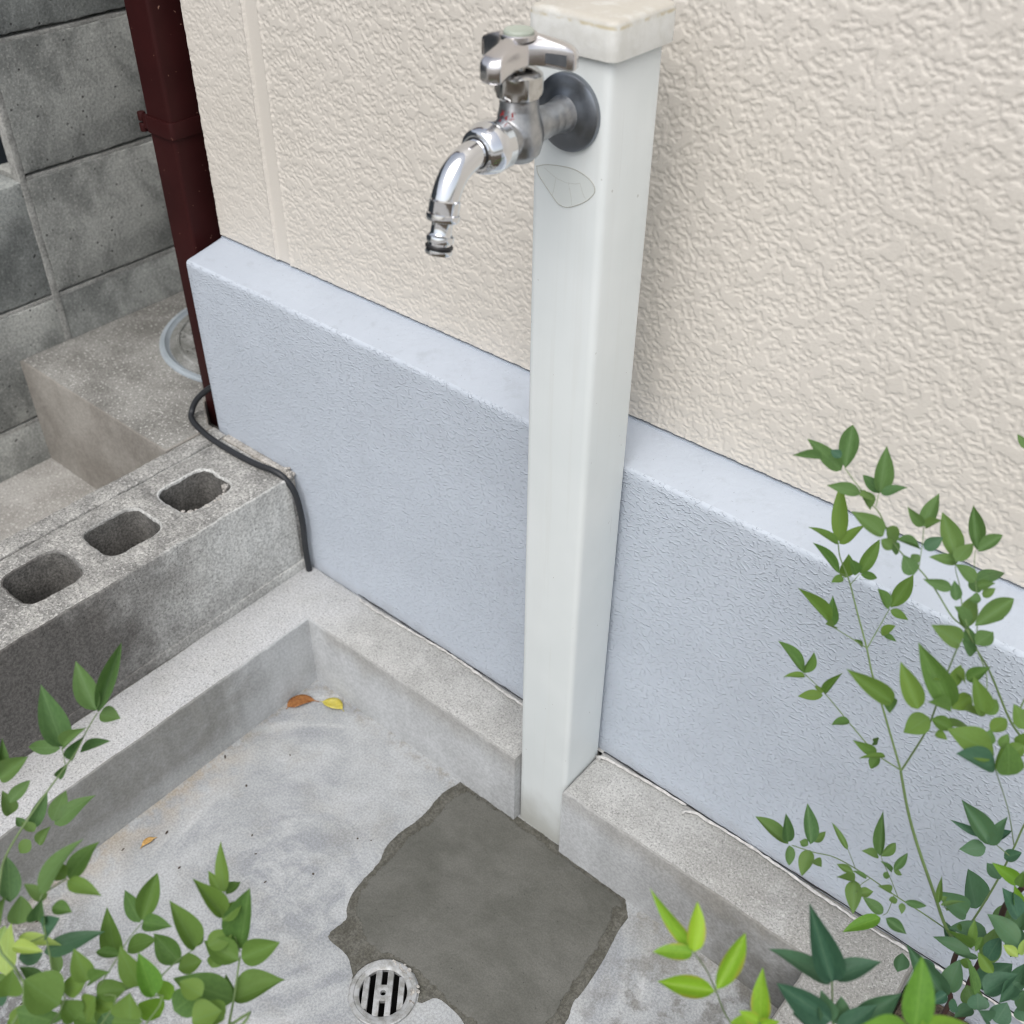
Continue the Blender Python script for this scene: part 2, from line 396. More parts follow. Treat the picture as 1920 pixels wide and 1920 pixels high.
M['sealant'] = concrete('old_sealant', (.47, .46, .44), (.60, .59, .57), 60, (.8, 1.1), 200, bump=.0008)

# ------------------------------------------------------------------ numbers measured from the place (metres)
ZK, WK = .1295, .0846              # kerb top, kerb depth in front of the house
ZB, XB1, XB0 = .3026, -.0914, -.2450   # hollow block row: top, front face, back face
XH = -.2718                        # left end of the house
ZS, YS, XW, ZG = .3045, -.0906, -.682, .1035
PX0, PX1, PY0, PY1 = .3946, .4688, -.0764, -.0040
KX0, KX1, KY0, KY1 = 0.0, .810, -WK, -.80

# ------------------------------------------------------------------ ground
bm = bmesh.new(); box(bm, -60, 60, -60, 60, -.6, -.12)
tag(finish(bm, 'ground', M['alley'], smooth=False), kind='structure')
bm = bmesh.new(); prism(bm, [(KX0 - .09, -.90), (4.0, -.90), (4.0, -3.0), (KX0 - .09, -3.0)], -.12, .06, bevel=.01)
tag(finish(bm, 'garden_soil_strip', M['soil']), kind='structure')
bm = bmesh.new(); prism(bm, [(.902, -.001), (4.0, -.001), (4.0, -.899), (.902, -.899)], -.12, .075, bevel=.01)
tag(finish(bm, 'garden_soil', M['soil']), kind='structure')
bm = bmesh.new(); prism(bm, [(XW, YS), (XB0 - .035, YS), (XB0 - .035, -2.5), (XW, -2.5)], -.12, ZG, bevel=0)
tag(finish(bm, 'alley_floor', M['alley'], smooth=False), kind='structure')
# raised slab: notch where the rain pipe enters
SX1 = XB0 - .0345
bm = bmesh.new()
prism(bm, [(XW, YS), (SX1, YS), (SX1, -.004), (-.2900, -.004), (-.3490, .0345), (-.3500, .095), (XH - .001, .095), (XH - .001, 5), (XW, 5)], -.12, ZS, bevel=.003, step=.02, jit=.0012, seed=5, side_mat=1)
tag(finish(bm, 'raised_slab', [M['slab'], M['slabface']]), kind='structure')
bm = bmesh.new(); box(bm, -.3515, XH - .002, .002, .094, -.1, .262)
tag(finish(bm, 'pipe_socket_floor', M['slab'], smooth=False), kind='structure')

# ------------------------------------------------------------------ house
house = empty('house', (XH, .07, 0), 'house corner with embossed cream siding above a lavender grey painted foundation', 'house')
XE = 3.2; DE = 3.0
bm = bmesh.new()
# foundation section: slightly uneven plaster edge, ledge on top
prof = [(0, -.2), (0, .572), (.0004, .5775), (.0018, .5802), (.0042, .5814), (.0655, .5920), (.0655, .5935), (.5, .5935)]
xs = [XH, XH + .0012, XH + .004] + list(np.arange(XH + .02, 1.3, .02)) + [XE]
rr = random.Random(4)
rows = []
for i, x in enumerate(xs):
    a = [.0045, .0013, 0][i] if i < 3 else 0
    jy = rr.uniform(-.0005, .0005) if 2 < i < len(xs) - 1 else 0
    rows.append([bm.verts.new((x, y + (a if y < .03 else 0) + jy * (y < .003), z - (a if z > .57 and y < .03 else 0) * .6)) for y, z in prof])
for A, B in zip(rows, rows[1:]):
    for k in range(len(prof) - 1):
        f = bm.faces.new((A[k], B[k], B[k + 1], A[k + 1])); f.material_index = 1 if k >= 4 else 0
# left end of the foundation with a slightly ragged front edge
end = [bm.verts.new((XH, DE, z)) for z in (-.2, .5935)]
f0 = rows[0]; bm.faces.new([f0[0], end[0], end[1]] + f0[:0:-1])
finish(bm, 'foundation', [M['foundation'], M['ledge']], house, ang=50)

def field(nx, nz, px, wl, bw=.45, aniso=1.0, seed=0):
    r = np.random.default_rng(seed); g = np.fft.rfft2(r.standard_normal((nz, nx)))
    fx = np.fft.rfftfreq(nx, px); fz = np.fft.fftfreq(nz, px)
    k = np.sqrt((fx[None, :]) ** 2 + (fz[:, None] * aniso) ** 2) * wl
    g *= np.exp(-((k - 1) / bw) ** 2) * (k < 3); h = np.fft.irfft2(g, s=(nz, nx)); return h / h.std()
def sstep(v, a, b): t = np.clip((v - a) / (b - a), 0, 1); return t * t * (3 - 2 * t)
SX0, SXE, SZ0, SZE, SY = XH, 1.10, .5968, 1.12, .0649
px = .001
nx = int((SXE - SX0) / px) + 1; nz = int((SZE - SZ0) / px) + 1
gx = np.linspace(SX0, SXE, nx); gz = np.linspace(SZ0, SZE, nz)
A_ = field(nx, nz, px, .027, .5, .8, 11) + .55 * field(nx, nz, px, .0090, .4, 1, 12)
B_ = field(nx, nz, px, .0080, .42, .92, 13) + .30 * field(nx, nz, px, .0046, .4, 1, 14)
D_ = field(nx, nz, px, .055, .5, 1, 15)
isl = np.maximum((A_ - .34) * .9, B_ - .30 + .22 * D_)
H = sstep(isl, -.16, .16) * (.82 + .18 * sstep(A_, .3, .8)) + .10 * sstep(-B_, .9, 1.3) + .05 * D_
k3 = np.array([.12, .76, .12])
for ax in (0, 1): H = np.apply_along_axis(lambda v: np.convolve(np.pad(v, 1, mode='edge'), k3, 'valid'), ax, H)
X, Z = np.meshgrid(gx, gz)
cent = -.1365 + (Z - .6) * .003
d = np.abs(X - cent); inside = 1 - sstep(d, .0105, .0135)
amp = np.where(X < cent, .0006, .00085)
Y = SY - (amp * H) * (1 - inside) + .0012 * inside - .0014 * np.exp(-((d - .0145) / .0022) ** 2)
Y[:, 0] += .004
me = bpy.data.meshes.new('siding_panel')
vv = np.stack([X, Y, Z], -1).reshape(-1, 3).astype(np.float32)
# thickness: a turned-back bottom row and left column
idx = np.arange(nx * nz).reshape(nz, nx)
q = np.stack([idx[:-1, :-1], idx[:-1, 1:], idx[1:, 1:], idx[1:, :-1]], -1).reshape(-1, 4)
nb = len(vv); bot = vv[idx[0]].copy(); bot[:, 1] = SY + .016; lef = vv[idx[:, 0]].copy(); lef[:, 1] = SY + .016
vv = np.concatenate([vv, bot, lef])
bi = nb + np.arange(nx); li = nb + nx + np.arange(nz)
q2 = np.stack([bi[:-1], bi[1:], idx[0, 1:], idx[0, :-1]], -1); q3 = np.stack([li[1:], li[:-1], idx[:-1, 0], idx[1:, 0]], -1)
q = np.concatenate([q, q2, q3]).astype(np.int32)
me.vertices.add(len(vv)); me.vertices.foreach_set('co', vv.ravel())
me.loops.add(q.size); me.loops.foreach_set('vertex_index', q.ravel())
me.polygons.add(len(q)); me.polygons.foreach_set('loop_start', np.arange(0, q.size, 4, dtype=np.int32))
me.update(calc_edges=True); me.validate(); me.shade_smooth()
mesh_obj('siding_panel', me, M['siding'], house)
bm = bmesh.new(); box(bm, SXE + .0005, XE, SY - .001, SY + .016, SZ0, 2.6)
box(bm, XH + .0002, SXE, SY - .001, SY + .016, SZE + .0005, 2.6)
finish(bm, 'upper_siding', M['sidingfar'], house, smooth=False)
bm = bmesh.new(); box(bm, XH + .0005, XH + .0165, SY + .0165, DE, SZ0, 2.6)
finish(bm, 'end_siding', M['sidingfar'], house, smooth=False)
bm = bmesh.new(); box(bm, XH + .02, XE, SY + .018, DE, .594, 2.6)
finish(bm, 'wall_core', M['gap_shade'], house, smooth=False)  # coloured near black to draw the shadow line under the siding
bm = bmesh.new()
pts = [(x, -.0005, ZK + .0008 + rr.uniform(-.0006, .0006)) for x in np.arange(.018, 1.6, .012) if not PX0 - .002 < x < PX1 + .002]
for seg_ in ([p for p in pts if p[0] < .39], [p for p in pts if p[0] > .47]): tube(bm, seg_, lambda s: .0005 + .0006 * abs(math.sin(s * 41) * math.sin(s * 17)), seg=5)
finish(bm, 'foundation_gap_shade', M['gap_shade'], house)  # dark bead painted in as the shade between kerb and foundation

# ------------------------------------------------------------------ concrete wash basin
basin = empty('wash_basin', (.40, -.40, 0), 'shallow grey concrete wash basin with raised kerb against the house foundation', 'wash basin')
DR = Vector((.4290, -.3690)); RD = .0405
circ = [(DR.x + RD * .86 * math.cos(t), DR.y + RD * .86 * math.sin(t)) for t in np.linspace(0, 2 * math.pi, 40, endpoint=False)]
bm = bmesh.new()
prism(bm, [(KX0 - .02, .01 - .0), (KX1 + .02, .01), (KX1 + .02, KY1 - .02), (KX0 - .02, KY1 - .02)], -.10, 0, holes=[circ], bevel=0)
finish(bm, 'basin_floor', M['floor'], basin, smooth=False)
bm = bmesh.new()
g = .0012
inner = [(KX0, KY0), (PX0 - g, KY0), (PX0 - g, -.0018), (PX1 + g, -.0018), (PX1 + g, KY0), (KX1, KY0), (KX1, KY1), (KX0, KY1)]
prism(bm, [(XB1 + .001, -.0006), (XB1 + .001, -.90), (.90, -.90), (.90, -.0006)], -.11, ZK, holes=[inner], bevel=.0032, step=.009, jit=.0011, seed=3, top_mat=0, side_mat=1)
finish(bm, 'kerb', [M['kerbtop'], M['kerbside']], basin, ang=40)
def smooth_loop(p): return [(q[0], q[1]) for q in catmull([(a, b, 0) for a, b in p], 4)]
oA = [(.2965, -.0856), (.2965, -.0908), (.2904, -.1139), (.2943, -.1633), (.2895, -.2177), (.3013, -.2522), (.3047, -.296), (.3155, -.3205), (.3268, -.333), (.3264, -.3619), (.3614, -.3638), (.3859, -.3769)]
oB = [(.4720, -.3480), (.4819, -.3322), (.51, -.3309), (.5259, -.3343), (.5465, -.3433), (.6004, -.298), (.6151, -.2594), (.6072, -.2334), (.6079, -.2101), (.6036, -.167), (.5960, -.1268), (.5950, -.1041), (.5769, -.0850), (.4715, -.0850), (.4700, -.0772), (.3930, -.0772), (.3925, -.0850)]
arc = [(DR.x + RD * 1.05 * math.cos(t), DR.y + RD * 1.05 * math.sin(t)) for t in np.linspace(R_(196), R_(26), 12)]
bm = bmesh.new(); prism(bm, smooth_loop(oA[1:]) + arc + smooth_loop(oB[:12]) + oB[12:] + oA[:1], .0002, .0010, bevel=.0002, step=.0025, jit=.0013, seed=21)
finish(bm, 'damp_stain', M['damp'], basin)
inn = [(.335, -.0915), (.3167, -.0962), (.3106, -.1191), (.3139, -.1638), (.3083, -.1978), (.3115, -.2397), (.3145, -.28), (.3274, -.3105), (.3748, -.3317), (.4185, -.322), (.4644, -.320), (.4981, -.323), (.5405, -.3211), (.5600, -.3200), (.5870, -.2956), (.5950, -.255), (.5890, -.2151), (.5860, -.1628), (.5716, -.1051), (.5572, -.0915)]
if area2(inn) < 0: inn.reverse()
inn = [(x, min(y, -.0885)) for x, y in offset(smooth_loop(inn + inn[:1])[:-1], -.0038)]
bm = bmesh.new(); prism(bm, inn, .0008, .0026, bevel=.0024, step=.003, jit=.0034, seed=22, rc=.01)
finish(bm, 'mortar_patch', M['mortar'], basin)
# peeling sealant beads on the kerb against the foundation
for x0, x1, sd_ in ((.03, .392, 1), (.4725, .60, 2), (.60, 1.2, 3)):
    r2 = random.Random(sd_); n = int((x1 - x0) / .006)
    P = [(x0 + (x1 - x0) * i / n, -.0062 - .0028 * math.sin(i * .13 + sd_) - r2.uniform(0, .0016), ZK + .0026 + r2.uniform(0, .001)) for i in range(n + 1)]
    if sd_ > 1: P[0] = (x0 + .002, -.017, ZK + .003); P[1] = (x0 + .004, -.012, ZK + .003)
    bm = bmesh.new(); w_ = [r2.uniform(.6, 1.25) for _ in range(n + 1)]
    tube(bm, P, (lambda s, w_=w_, n=n, k_=sd_: (.0019 + (.0022 * max(0, 1 - s * 9) if k_ == 2 else 0)) * w_[int(s * n)]), seg=7, flat=.6)
    finish(bm, 'sealant_bead', M['sealant'], basin)

# ------------------------------------------------------------------ floor drain
drain = empty('floor_drain', (DR.x, DR.y, 0), 'small round metal drain grate in the basin floor beside the fresh mortar', 'drain')
bm = bmesh.new()
prof = [(RD * .70, -.0035), (RD * .70, .0018), (RD * .74, .0030), (RD * .84, .0032), (RD * .86, .0044), (RD * .97, .0046), (RD, .0038), (RD * 1.0, -.004)]
lathe(bm, prof, (DR.x, DR.y, 0), seg=56, caps=False)
finish(bm, 'drain_rim', M['zinc'], drain)
aa = R_(39); ux = Vector((math.cos(aa), math.sin(aa))); uy = Vector((-math.sin(aa), math.cos(aa)))
for k in (-1.5, -.5, .5, 1.5):
    u = k * RD * .345; hl = math.sqrt((RD * .71) ** 2 - u * u); w = RD * .088
    bm = bmesh.new()
    prism(bm, [tuple(DR + ux * (u + a) + uy * b) for a, b in ((-w, -hl), (w, -hl), (w, hl), (-w, hl))], -.004, .0022, bevel=.0008)
    finish(bm, 'grate_bar', M['zinc'], drain)
bm = bmesh.new()
hole = [(DR.x + .0033 * math.cos(t), DR.y + .0033 * math.sin(t)) for t in np.linspace(0, 2 * math.pi, 16, endpoint=False)]
w = RD * .26; h_ = RD * .24
prism(bm, [tuple(DR + ux * a + uy * b) for a, b in ((-w, -h_), (w, -h_), (w, h_), (-w, h_))], -.0038, .0025, holes=[hole], bevel=.0006)
finish(bm, 'grate_hub', M['zinc'], drain)
bm = bmesh.new(); lathe(bm, [(RD * .86, -.003), (RD * .85, -.06), (.002, -.061)], (DR.x, DR.y, 0), seg=32, caps=False)
finish(bm, 'drain_well', M['dark'], drain)
r2 = random.Random(5)
bm = bmesh.new()
for k in range(16):     # crumbs of cement stuck to the rim
    t = R_(r2.uniform(20, 120)); r_ = RD * r2.uniform(.82, 1.03); s = r2.uniform(.0012, .0032)
    c0 = Vector((DR.x + r_ * math.cos(t), DR.y + r_ * math.sin(t), .0046))
    bmesh.ops.create_icosphere(bm, subdivisions=1, radius=s, matrix=Matrix.Translation(c0) @ Matrix.Diagonal((1.2, r2.uniform(.5, 1), .35, 1)))
tag(finish(bm, 'cement_crumbs', M['bed'], drain), kind='stuff')

# ------------------------------------------------------------------ low hollow-block row
row = empty('low_block_row', (-.168, -.3, ZG), 'low row of grey hollow concrete blocks with open square cores beside the basin', 'block row')
def hollow_block(y1, name, seed):
    y0 = y1 - .47
    x0, x1 = XB0, XB1; cx = (x0 + x1) / 2 - .004
    holes = []
    for k in range(3):
        cy = y1 - .1055 - .1195 * k
        h = [(cx + .0375 * sx, cy + .0425 * sy) for sx, sy in ((-1, -1), (1, -1), (1, 1), (-1, 1))]
        holes.append(subdiv(round_poly(h, .022, 5), .005))
    bm = bmesh.new()
    prism(bm, [(x0, y0), (x1, y0), (x1, y1), (x0, y1)], ZG - .02, ZB, holes=holes, bevel=.0030, step=.007, jit=.0019, seed=seed, top_mat=1, side_mat=0)
    for f in bm.faces:
        c = f.calc_center_median()
        if x0 + .012 < c.x < x1 - .012 and y0 + .012 < c.y < y1 - .012 and c.z < ZB - .004: f.material_index = 2
    o = finish(bm, name, [M['block'], M['blocktop'], M['blockin']], row, ang=40)
hollow_block(-.0135, 'hollow_block', 31)
hollow_block(-.4837, 'hollow_block', 32)
bm = bmesh.new()
for k in range(3): 
    cy = -.0135 - .1055 - .1195 * k; box(bm, XB0 + .03, XB1 - .03, cy - .05, cy + .05, .10, .165)
finish(bm, 'core_rubble', M['blockin'], row, smooth=False)
bm = bmesh.new()   # mortar strip that closes the row against the slab
prism(bm, [(XB0 - .034, -.9), (XB0 - .0012, -.9), (XB0 - .0012, -.0015), (XB0 - .034, -.0015)], 0, ZB + .0010, bevel=.0035, step=.007, jit=.0022, seed=41)
finish(bm, 'back_mortar', M['blocktop'], row)
bm = bmesh.new()   # mortar in the gap to the foundation and the bed joint
prism(bm, [(XB0, -.0128), (XB1 - .006, -.0128), (XB1 - .006, -.0008), (XB0, -.0008)], .05, ZB + .0022, bevel=.003, step=.006, jit=.002, seed=42)
finish(bm, 'gap_mortar', M['bed'], row)
bm = bmesh.new(); prism(bm, [(XB1 - .01, -.9), (XB1 + .0022, -.9), (XB1 + .0022, -.004), (XB1 - .01, -.004)], ZK - .01, ZK + .016, bevel=.003, step=.008, jit=.0014, seed=43)
finish(bm, 'bed_mortar', M['block'], row)
bm = bmesh.new(); r2 = random.Random(9)
for k in range(26):
    c0 = Vector((XB1 - .004 + r2.uniform(-.012, .005), -.006 + r2.uniform(-.006, .004), ZB + .001 + r2.uniform(-.004, .005)))
    bmesh.ops.create_icosphere(bm, subdivisions=1, radius=r2.uniform(.002, .0048), matrix=Matrix.Translation(c0))
for k in range(34):
    t = r2.uniform(-1.0, 1.3); c0 = Vector((cxh := -.172 + .041 * math.cos(t) + r2.uniform(-.004, .004), -.119 + .044 * math.sin(t), ZB - .003 - r2.uniform(0, .02)))
    bmesh.ops.create_icosphere(bm, subdivisions=1, radius=r2.uniform(.002, .006), matrix=Matrix.Translation(c0))
tag(finish(bm, 'mortar_crumbs', M['bed'], row), kind='stuff')

# ------------------------------------------------------------------ boundary wall of weathered blocks
wall = empty('boundary_wall', (XW - .05, 1, -.1), 'tall weathered dark grey concrete block wall along the alley at the upper left', 'wall')
JY = .003
def wall_block_mesh(seed, h=.19, deep=.095):
    bm = bmesh.new()
    prism(bm, [(0, 0), (.391, 0), (.391, h), (0, h)], -deep, 0, bevel=.0030, step=.008, jit=.0019, seed=seed, axis='x', bottom=True)
    bmesh.ops.recalc_face_normals(bm, faces=bm.faces)
    me = bpy.data.meshes.new('block'); bm.to_mesh(me); bm.free(); me.shade_smooth(); me.set_sharp_from_angle(angle=R_(40)); me.materials.append(M['wallblock']); return me
WM = [wall_block_mesh(60 + i) for i in range(4)]; W_END = wall_block_mesh(64, deep=.024)
r2 = random.Random(77)
for rowi in range(-1, 6):
    for c in range(-5, 8):
        if c < 0 and rowi > 1: continue
        o = mesh_obj('block', W_END if c == 0 and rowi > 1 else WM[r2.randrange(4)], None, None)
        o.location = (XW + r2.uniform(-.0012, .0012), JY + .0045 + c * .4, .188 + .2 * rowi + .006 + r2.uniform(-.0008, .0008))
        child(o, wall)
bm = bmesh.new(); box(bm, XW - .088, XW - .030, JY + .12, 3.19, -.1, 1.368); box(bm, XW - .088, XW - .030, -1.9, JY + .1195, -.1, .565)
finish(bm, 'wall_core', M['dark'], wall, smooth=False)
for rowi in range(-1, 6):
    zt = .188 + .2 * rowi; bm = bmesh.new(); y0 = JY + .006 if rowi > 1 else -2.0
    prism(bm, [(y0, zt - .0060), (3.2, zt - .0060), (3.2, zt + .0016), (y0, zt + .0016)], -.02, -.0012, bevel=.0012, step=.012, jit=.0011, seed=80 + rowi, axis='x')
    o = finish(bm, 'mortar_joint', M['walljoint'], None); o.location.x = XW; child(o, wall)
bm = bmesh.new(); prism(bm, [(JY - .0060, -.1), (JY + .0055, -.1), (JY + .0055, 1.385), (JY - .0060, 1.385)], -.02, .0006, bevel=.0012, step=.012, jit=.0010, seed=90, axis='x')
o = finish(bm, 'mortar_joint', M['walljoint'], None); o.location.x = XW; child(o, wall)
bm = bmesh.new(); box(bm, XW - .40, XW - .30, -2.0, 3.2, -.1, 1.6)
tag(finish(bm, 'backdrop_wall', m_plain('dark_blue_grey_paint', (.035, .045, .055), .7), smooth=False), 'dark blue grey wall seen behind the gap in the block wall', 'wall')

# ------------------------------------------------------------------ inspection lid
LC = Vector((-.4423, .2347)); LR = .1768
lid = empty('inspection_lid', (LC.x, LC.y, ZS), 'round grey inspection lid with raised pattern set in the slab behind the rain pipe', 'lid')
bm = bmesh.new(); lathe(bm, [(LR - .0165, 0), (LR - .011, .003), (LR - .009, .0062), (LR - .003, .006), (LR, .003), (LR + .001, -.004)], (LC.x, LC.y, ZS), seg=72, caps=False); finish(bm, 'lid_ring', M['ring'], lid)
bm = bmesh.new(); lathe(bm, [(LR - .0165, -.003), (LR - .018, .0035), (LR - .03, .0042), (.001, .0042)], (LC.x, LC.y, ZS), seg=72, caps=False); finish(bm, 'lid_plate', M['lid'], lid)
def rib(x0, y0, x1, y1, w=.0036):
    bm = bmesh.new(); d = (Vector((x1, y1)) - Vector((x0, y0))).normalized(); n = Vector((-d.y, d.x)) * w; a, b = LC + Vector((x0, y0)), LC + Vector((x1, y1))
    prism(bm, [tuple(a - n), tuple(b - n), tuple(b + n), tuple(a + n)], ZS + .003, ZS + (.0078 if w > .0032 else .0072), bevel=.001); finish(bm, 'lid_rib', M['lid'], lid)
for r_ in (-.125, -.095, -.06, -.025, .025, .06, .095, .125):
    h = math.sqrt(.140 ** 2 - r_ * r_); rib(-h, r_, h, r_)
for r_ in (-.13, -.09, -.045, 0, .045, .09, .13):
    h = math.sqrt(.140 ** 2 - r_ * r_); rib(r_, -h, r_, h, .0030)
P = [(LC.x + 0.145 * math.cos(t), LC.y + .145 * math.sin(t), ZS + .0045) for t in np.linspace(0, 2 * math.pi, 60)]
bm = bmesh.new(); tube(bm, P, .0032, seg=6); finish(bm, 'lid_rib', M['lid'], lid)

# ------------------------------------------------------------------ rain pipe
pipe = empty('rain_pipe', (-.322, .062, .236), 'square maroon rain pipe running down the house corner', 'rain pipe')
bm = bmesh.new(); prism(bm, [(-.3500, .035), (-.2965, .035), (-.2965, .089), (-.3500, .089)], .2355, 2.5, bevel=.001, rc=.006); finish(bm, 'pipe', M['pipe'], pipe)
bm = bmesh.new()
o_ = [(-.3525, .0322), (-.2940, .0322), (-.2940, .0900), (-.3525, .0900)]; i_ = [(-.3502, .0347), (-.2963, .0347), (-.2963, .0896), (-.3502, .0896)]
prism(bm, o_, .7305, .7525, holes=[round_poly(i_, .006)], bevel=.0008, rc=.007, bottom=True); band = finish(bm, 'bracket_band', M['pipe'], pipe)
bm = bmesh.new(); box(bm, -.3630, -.3515, .0365, .0412, .732, .750)
for z0, z1 in ((.7255, .7380), (.7400, .7525)): lathe(bm, [(.0012, 0), (.0052, .0008), (.0056, .002), (.0056, z1 - z0 - .002), (.0050, z1 - z0 - .0006), (.0012, z1 - z0)], (-.3665, .0390, z0), seg=18)
finish(bm, 'bracket_hinge', M['pipe'], pipe)

# ------------------------------------------------------------------ cable
bm = bmesh.new()
P = catmull([(-.262, .013, .378), (-.280, .0105, .369), (-.296, .009, .357), (-.3165, .0015, .335), (-.3225, -.007, .3165), (-.3075, -.0185, .3105), (-.2590, -.0275, .3085), (-.2007, -.0290, .3078), (-.1486, -.0265, .3082), (-.1130, -.0215, .3095), (-.0935, -.0175, .3005), (-.0815, -.0135, .275), (-.0775, -.0120, .2269), (-.0803, -.0115, .178), (-.0798, -.0110, .1290)], 8)
tube(bm, P, .0046, seg=12)
tag(finish(bm, 'cable', M['cable']), 'black electrical cable curving over the block row and down to the basin kerb', 'cable')

# ------------------------------------------------------------------ water post with faucet
post = empty('water_post', ((PX0 + PX1) / 2, (PY0 + PY1) / 2, 0), 'square off white plastic standpipe post with chrome faucet standing at the basin kerb', 'standpipe')
bm = bmesh.new(); prism(bm, [(PX0, PY0), (PX1, PY0), (PX1, PY1), (PX0, PY1)], -.005, 1.004, bevel=.001, rc=.0075, step=0); 
finish(bm, 'post', M['post'], post, ang=30)
bm = bmesh.new(); o_ = .0042
prism(bm, [(PX0 - o_, PY0 - o_), (PX1 + o_ + .001, PY0 - o_), (PX1 + o_ + .001, PY1 + o_ + .0035), (PX0 - o_, PY1 + o_ + .0035)], .9990, 1.0275, bevel=.0038, rc=.009, bottom=True)
bm.verts.ensure_lookup_table()
finish(bm, 'post_cap', M['cap'], post, ang=50)
# see-through sticker, a faint outline left on the post
sp = [(.4006, .9035), (.4136, .908), (.4377, .9106), (.4547, .9064), (.4607, .8988), (.4557, .8905), (.4463, .8832), (.4338, .8772), (.4251, .8774), (.419, .8817), (.4099, .89), (.4023, .8975)]
spc = [tuple(p) for p in catmull([(a, b, 0) for a, b in sp] + [(sp[0][0], sp[0][1], 0)], 5)][:-1]; spc = [(p[0], p[1]) for p in spc]
bm = bmesh.new(); ff = bm.faces.new([bm.verts.new((a, PY0 - .00025, b)) for a, b in spc]); bmesh.ops.triangulate(bm, faces=bm.faces)
stk = finish(bm, 'sticker', M['sticker'], post, smooth=False)
bm = bmesh.new(); tube(bm, [(a, PY0 - .0003, b) for a, b in spc] + [(spc[0][0], PY0 - .0003, spc[0][1])], .00026, seg=5)
for a, b, c in (((.409, .904), (.421, .899), (.432, .8975)), ((.432, .8975), (.441, .899), (.446, .901)), ((.434, .8975), (.437, .888), (.4385, .880)), ((.421, .899), (.4195, .89), (.418, .8835)), ((.446, .9), (.449, .893), (.452, .889))):
    tube(bm, catmull([(p[0], PY0 - .0003, p[1]) for p in (a, b, c)], 4), 0.00009, seg=4)
finish(bm, 'sticker_edge', M['stickeredge'], post)

FX = .4318
faucet = empty('faucet', (FX, PY0, .955)); faucet.parent = post; faucet.matrix_parent_inverse = Matrix.Translation(post.location).inverted()
bm = bmesh.new()
lathe(bm, [(.0302, 0), (.0304, .0022), (.0298, .0040), (.0280, .0052), (.022, .0062), (.017, .0072), (.014, .009)], (FX, PY0 - .0002, .9545), (0, -1, 0), 56); finish(bm, 'flange', M['darkmetal'], faucet)
bm = bmesh.new()      # casting: neck, valve chamber and outlet stub grown into one body
lathe(bm, [(.0152, 0), (.0138, .004), (.0122, .012), (.0118, .020), (.0128, .030), (.0135, .045)], (FX, PY0 - .0068, .9548), (0, -1, 0), 32)
lathe(bm, [(.004, -.024), (.011, -.0215), (.0164, -.016), (.0188, -.007), (.0186, .001), (.0168, .009), (.0150, .017), (.0146, .024), (.0150, .0275)], (FX, -.1385, .9560), (0, 0, 1), 36)
lathe(bm, [(.014, 0), (.0145, .012), (.0138, .020), (.0142, .026)], (FX, -.1380, .9535), (0, -1, 0), 32)
bo = finish(bm, 'faucet_body', M['casting'], faucet)
md = bo.modifiers.new('remesh', 'REMESH'); md.mode = 'VOXEL'; md.voxel_size = .0007; md.use_smooth_shade = True
md = bo.modifiers.new('smooth', 'SMOOTH'); md.iterations = 9; md.factor = .5
bm = bmesh.new()      # packing nut with six flats
lathe(bm, [(.0148, -.001), (.0165, .0006), (.0180, .003), (.0183, .006), (.0183, .013), (.0176, .0160), (.0150, .0182), (.0100, .0195), (.0062, .0200)], (FX, -.1392, .9815), (0, 0, 1), 72, hexa=(.002, .0145, .0163)); finish(bm, 'packing_nut', M['nut'], faucet)
bm = bmesh.new(); lathe(bm, [(.0058, 0), (.0058, .008), (.007, .009)], (FX, -.1396, 1.000), (0, 0, 1), 24); finish(bm, 'spindle', M['nut'], faucet)
bm = bmesh.new()      # union nut on the outlet
lathe(bm, [(.0135, 0), (.0166, .0006), (.0180, .0022), (.0190, .0040), (.0190, .0105), (.0194, .0112), (.0194, .0170), (.0182, .0196), (.0160, .0268), (.0150, .0280), (.0135, .0286), (.0104, .0284)], (FX, -.1580, .9527), (0, -1, 0), 64); finish(bm, 'union_nut', M['chrome'], faucet)
bm = bmesh.new(); lathe(bm, [(.0112, 0), (.0112, .0012), (.009, .0013)], (FX, -.1860, .9527), (0, -1, 0), 40); finish(bm, 'spout_washer', M['rubber'], faucet)
ex = Vector((0, -.235, -.972)).normalized(); E1 = Vector((FX, -.2208, .9285))
P = catmull([(FX, -.176, .9527), (FX, -.190, .9524), (FX, -.2005, .9500), (FX, -.2095, .9450), (FX, -.2160, .9378), tuple(E1 - ex * .0015), tuple(E1 + ex * .004)], 7)
bm = bmesh.new(); tube(bm, P, .0105, seg=32); finish(bm, 'spout', M['chrome'], faucet)
bm = bmesh.new()
lathe(bm, [(.0102, -.001), (.0116, 0), (.0114, .0015), (.0114, .0090), (.0123, .0096), (.0124, .0118), (.0124, .0136), (.0117, .0148), (.0082, .0152), (.0078, .0165), (.0078, .0235), (.0083, .0245), (.0100, .0256), (.0104, .0280), (.0101, .0300), (.0086, .0306), (.0086, .0330)], E1, ex, 48)
lathe(bm, [(.0086, .0330), (.0086, .0352), (.0100, .0358), (.0102, .0378), (.0096, .0392), (.0072, .0394), (.0066, .034)], E1, ex, 48, caps=False)
finish(bm, 'hose_connector', M['chrome'], faucet)
bm = bmesh.new()
P = [E1 + ex * .0338 + (frame(ex)[0] * math.cos(t) + frame(ex)[1] * math.sin(t)) * .0088 for t in np.linspace(0, 2 * math.pi, 40)]
tube(bm, P, .0016, seg=8); finish(bm, 'seal_ring', M['rubber'], faucet)
bm = bmesh.new(); lathe(bm, [(.0071, .0385), (.0068, .030), (.001, .0295)], E1, ex, 24, caps=False); finish(bm, 'outlet_bore', M['dark'], faucet)
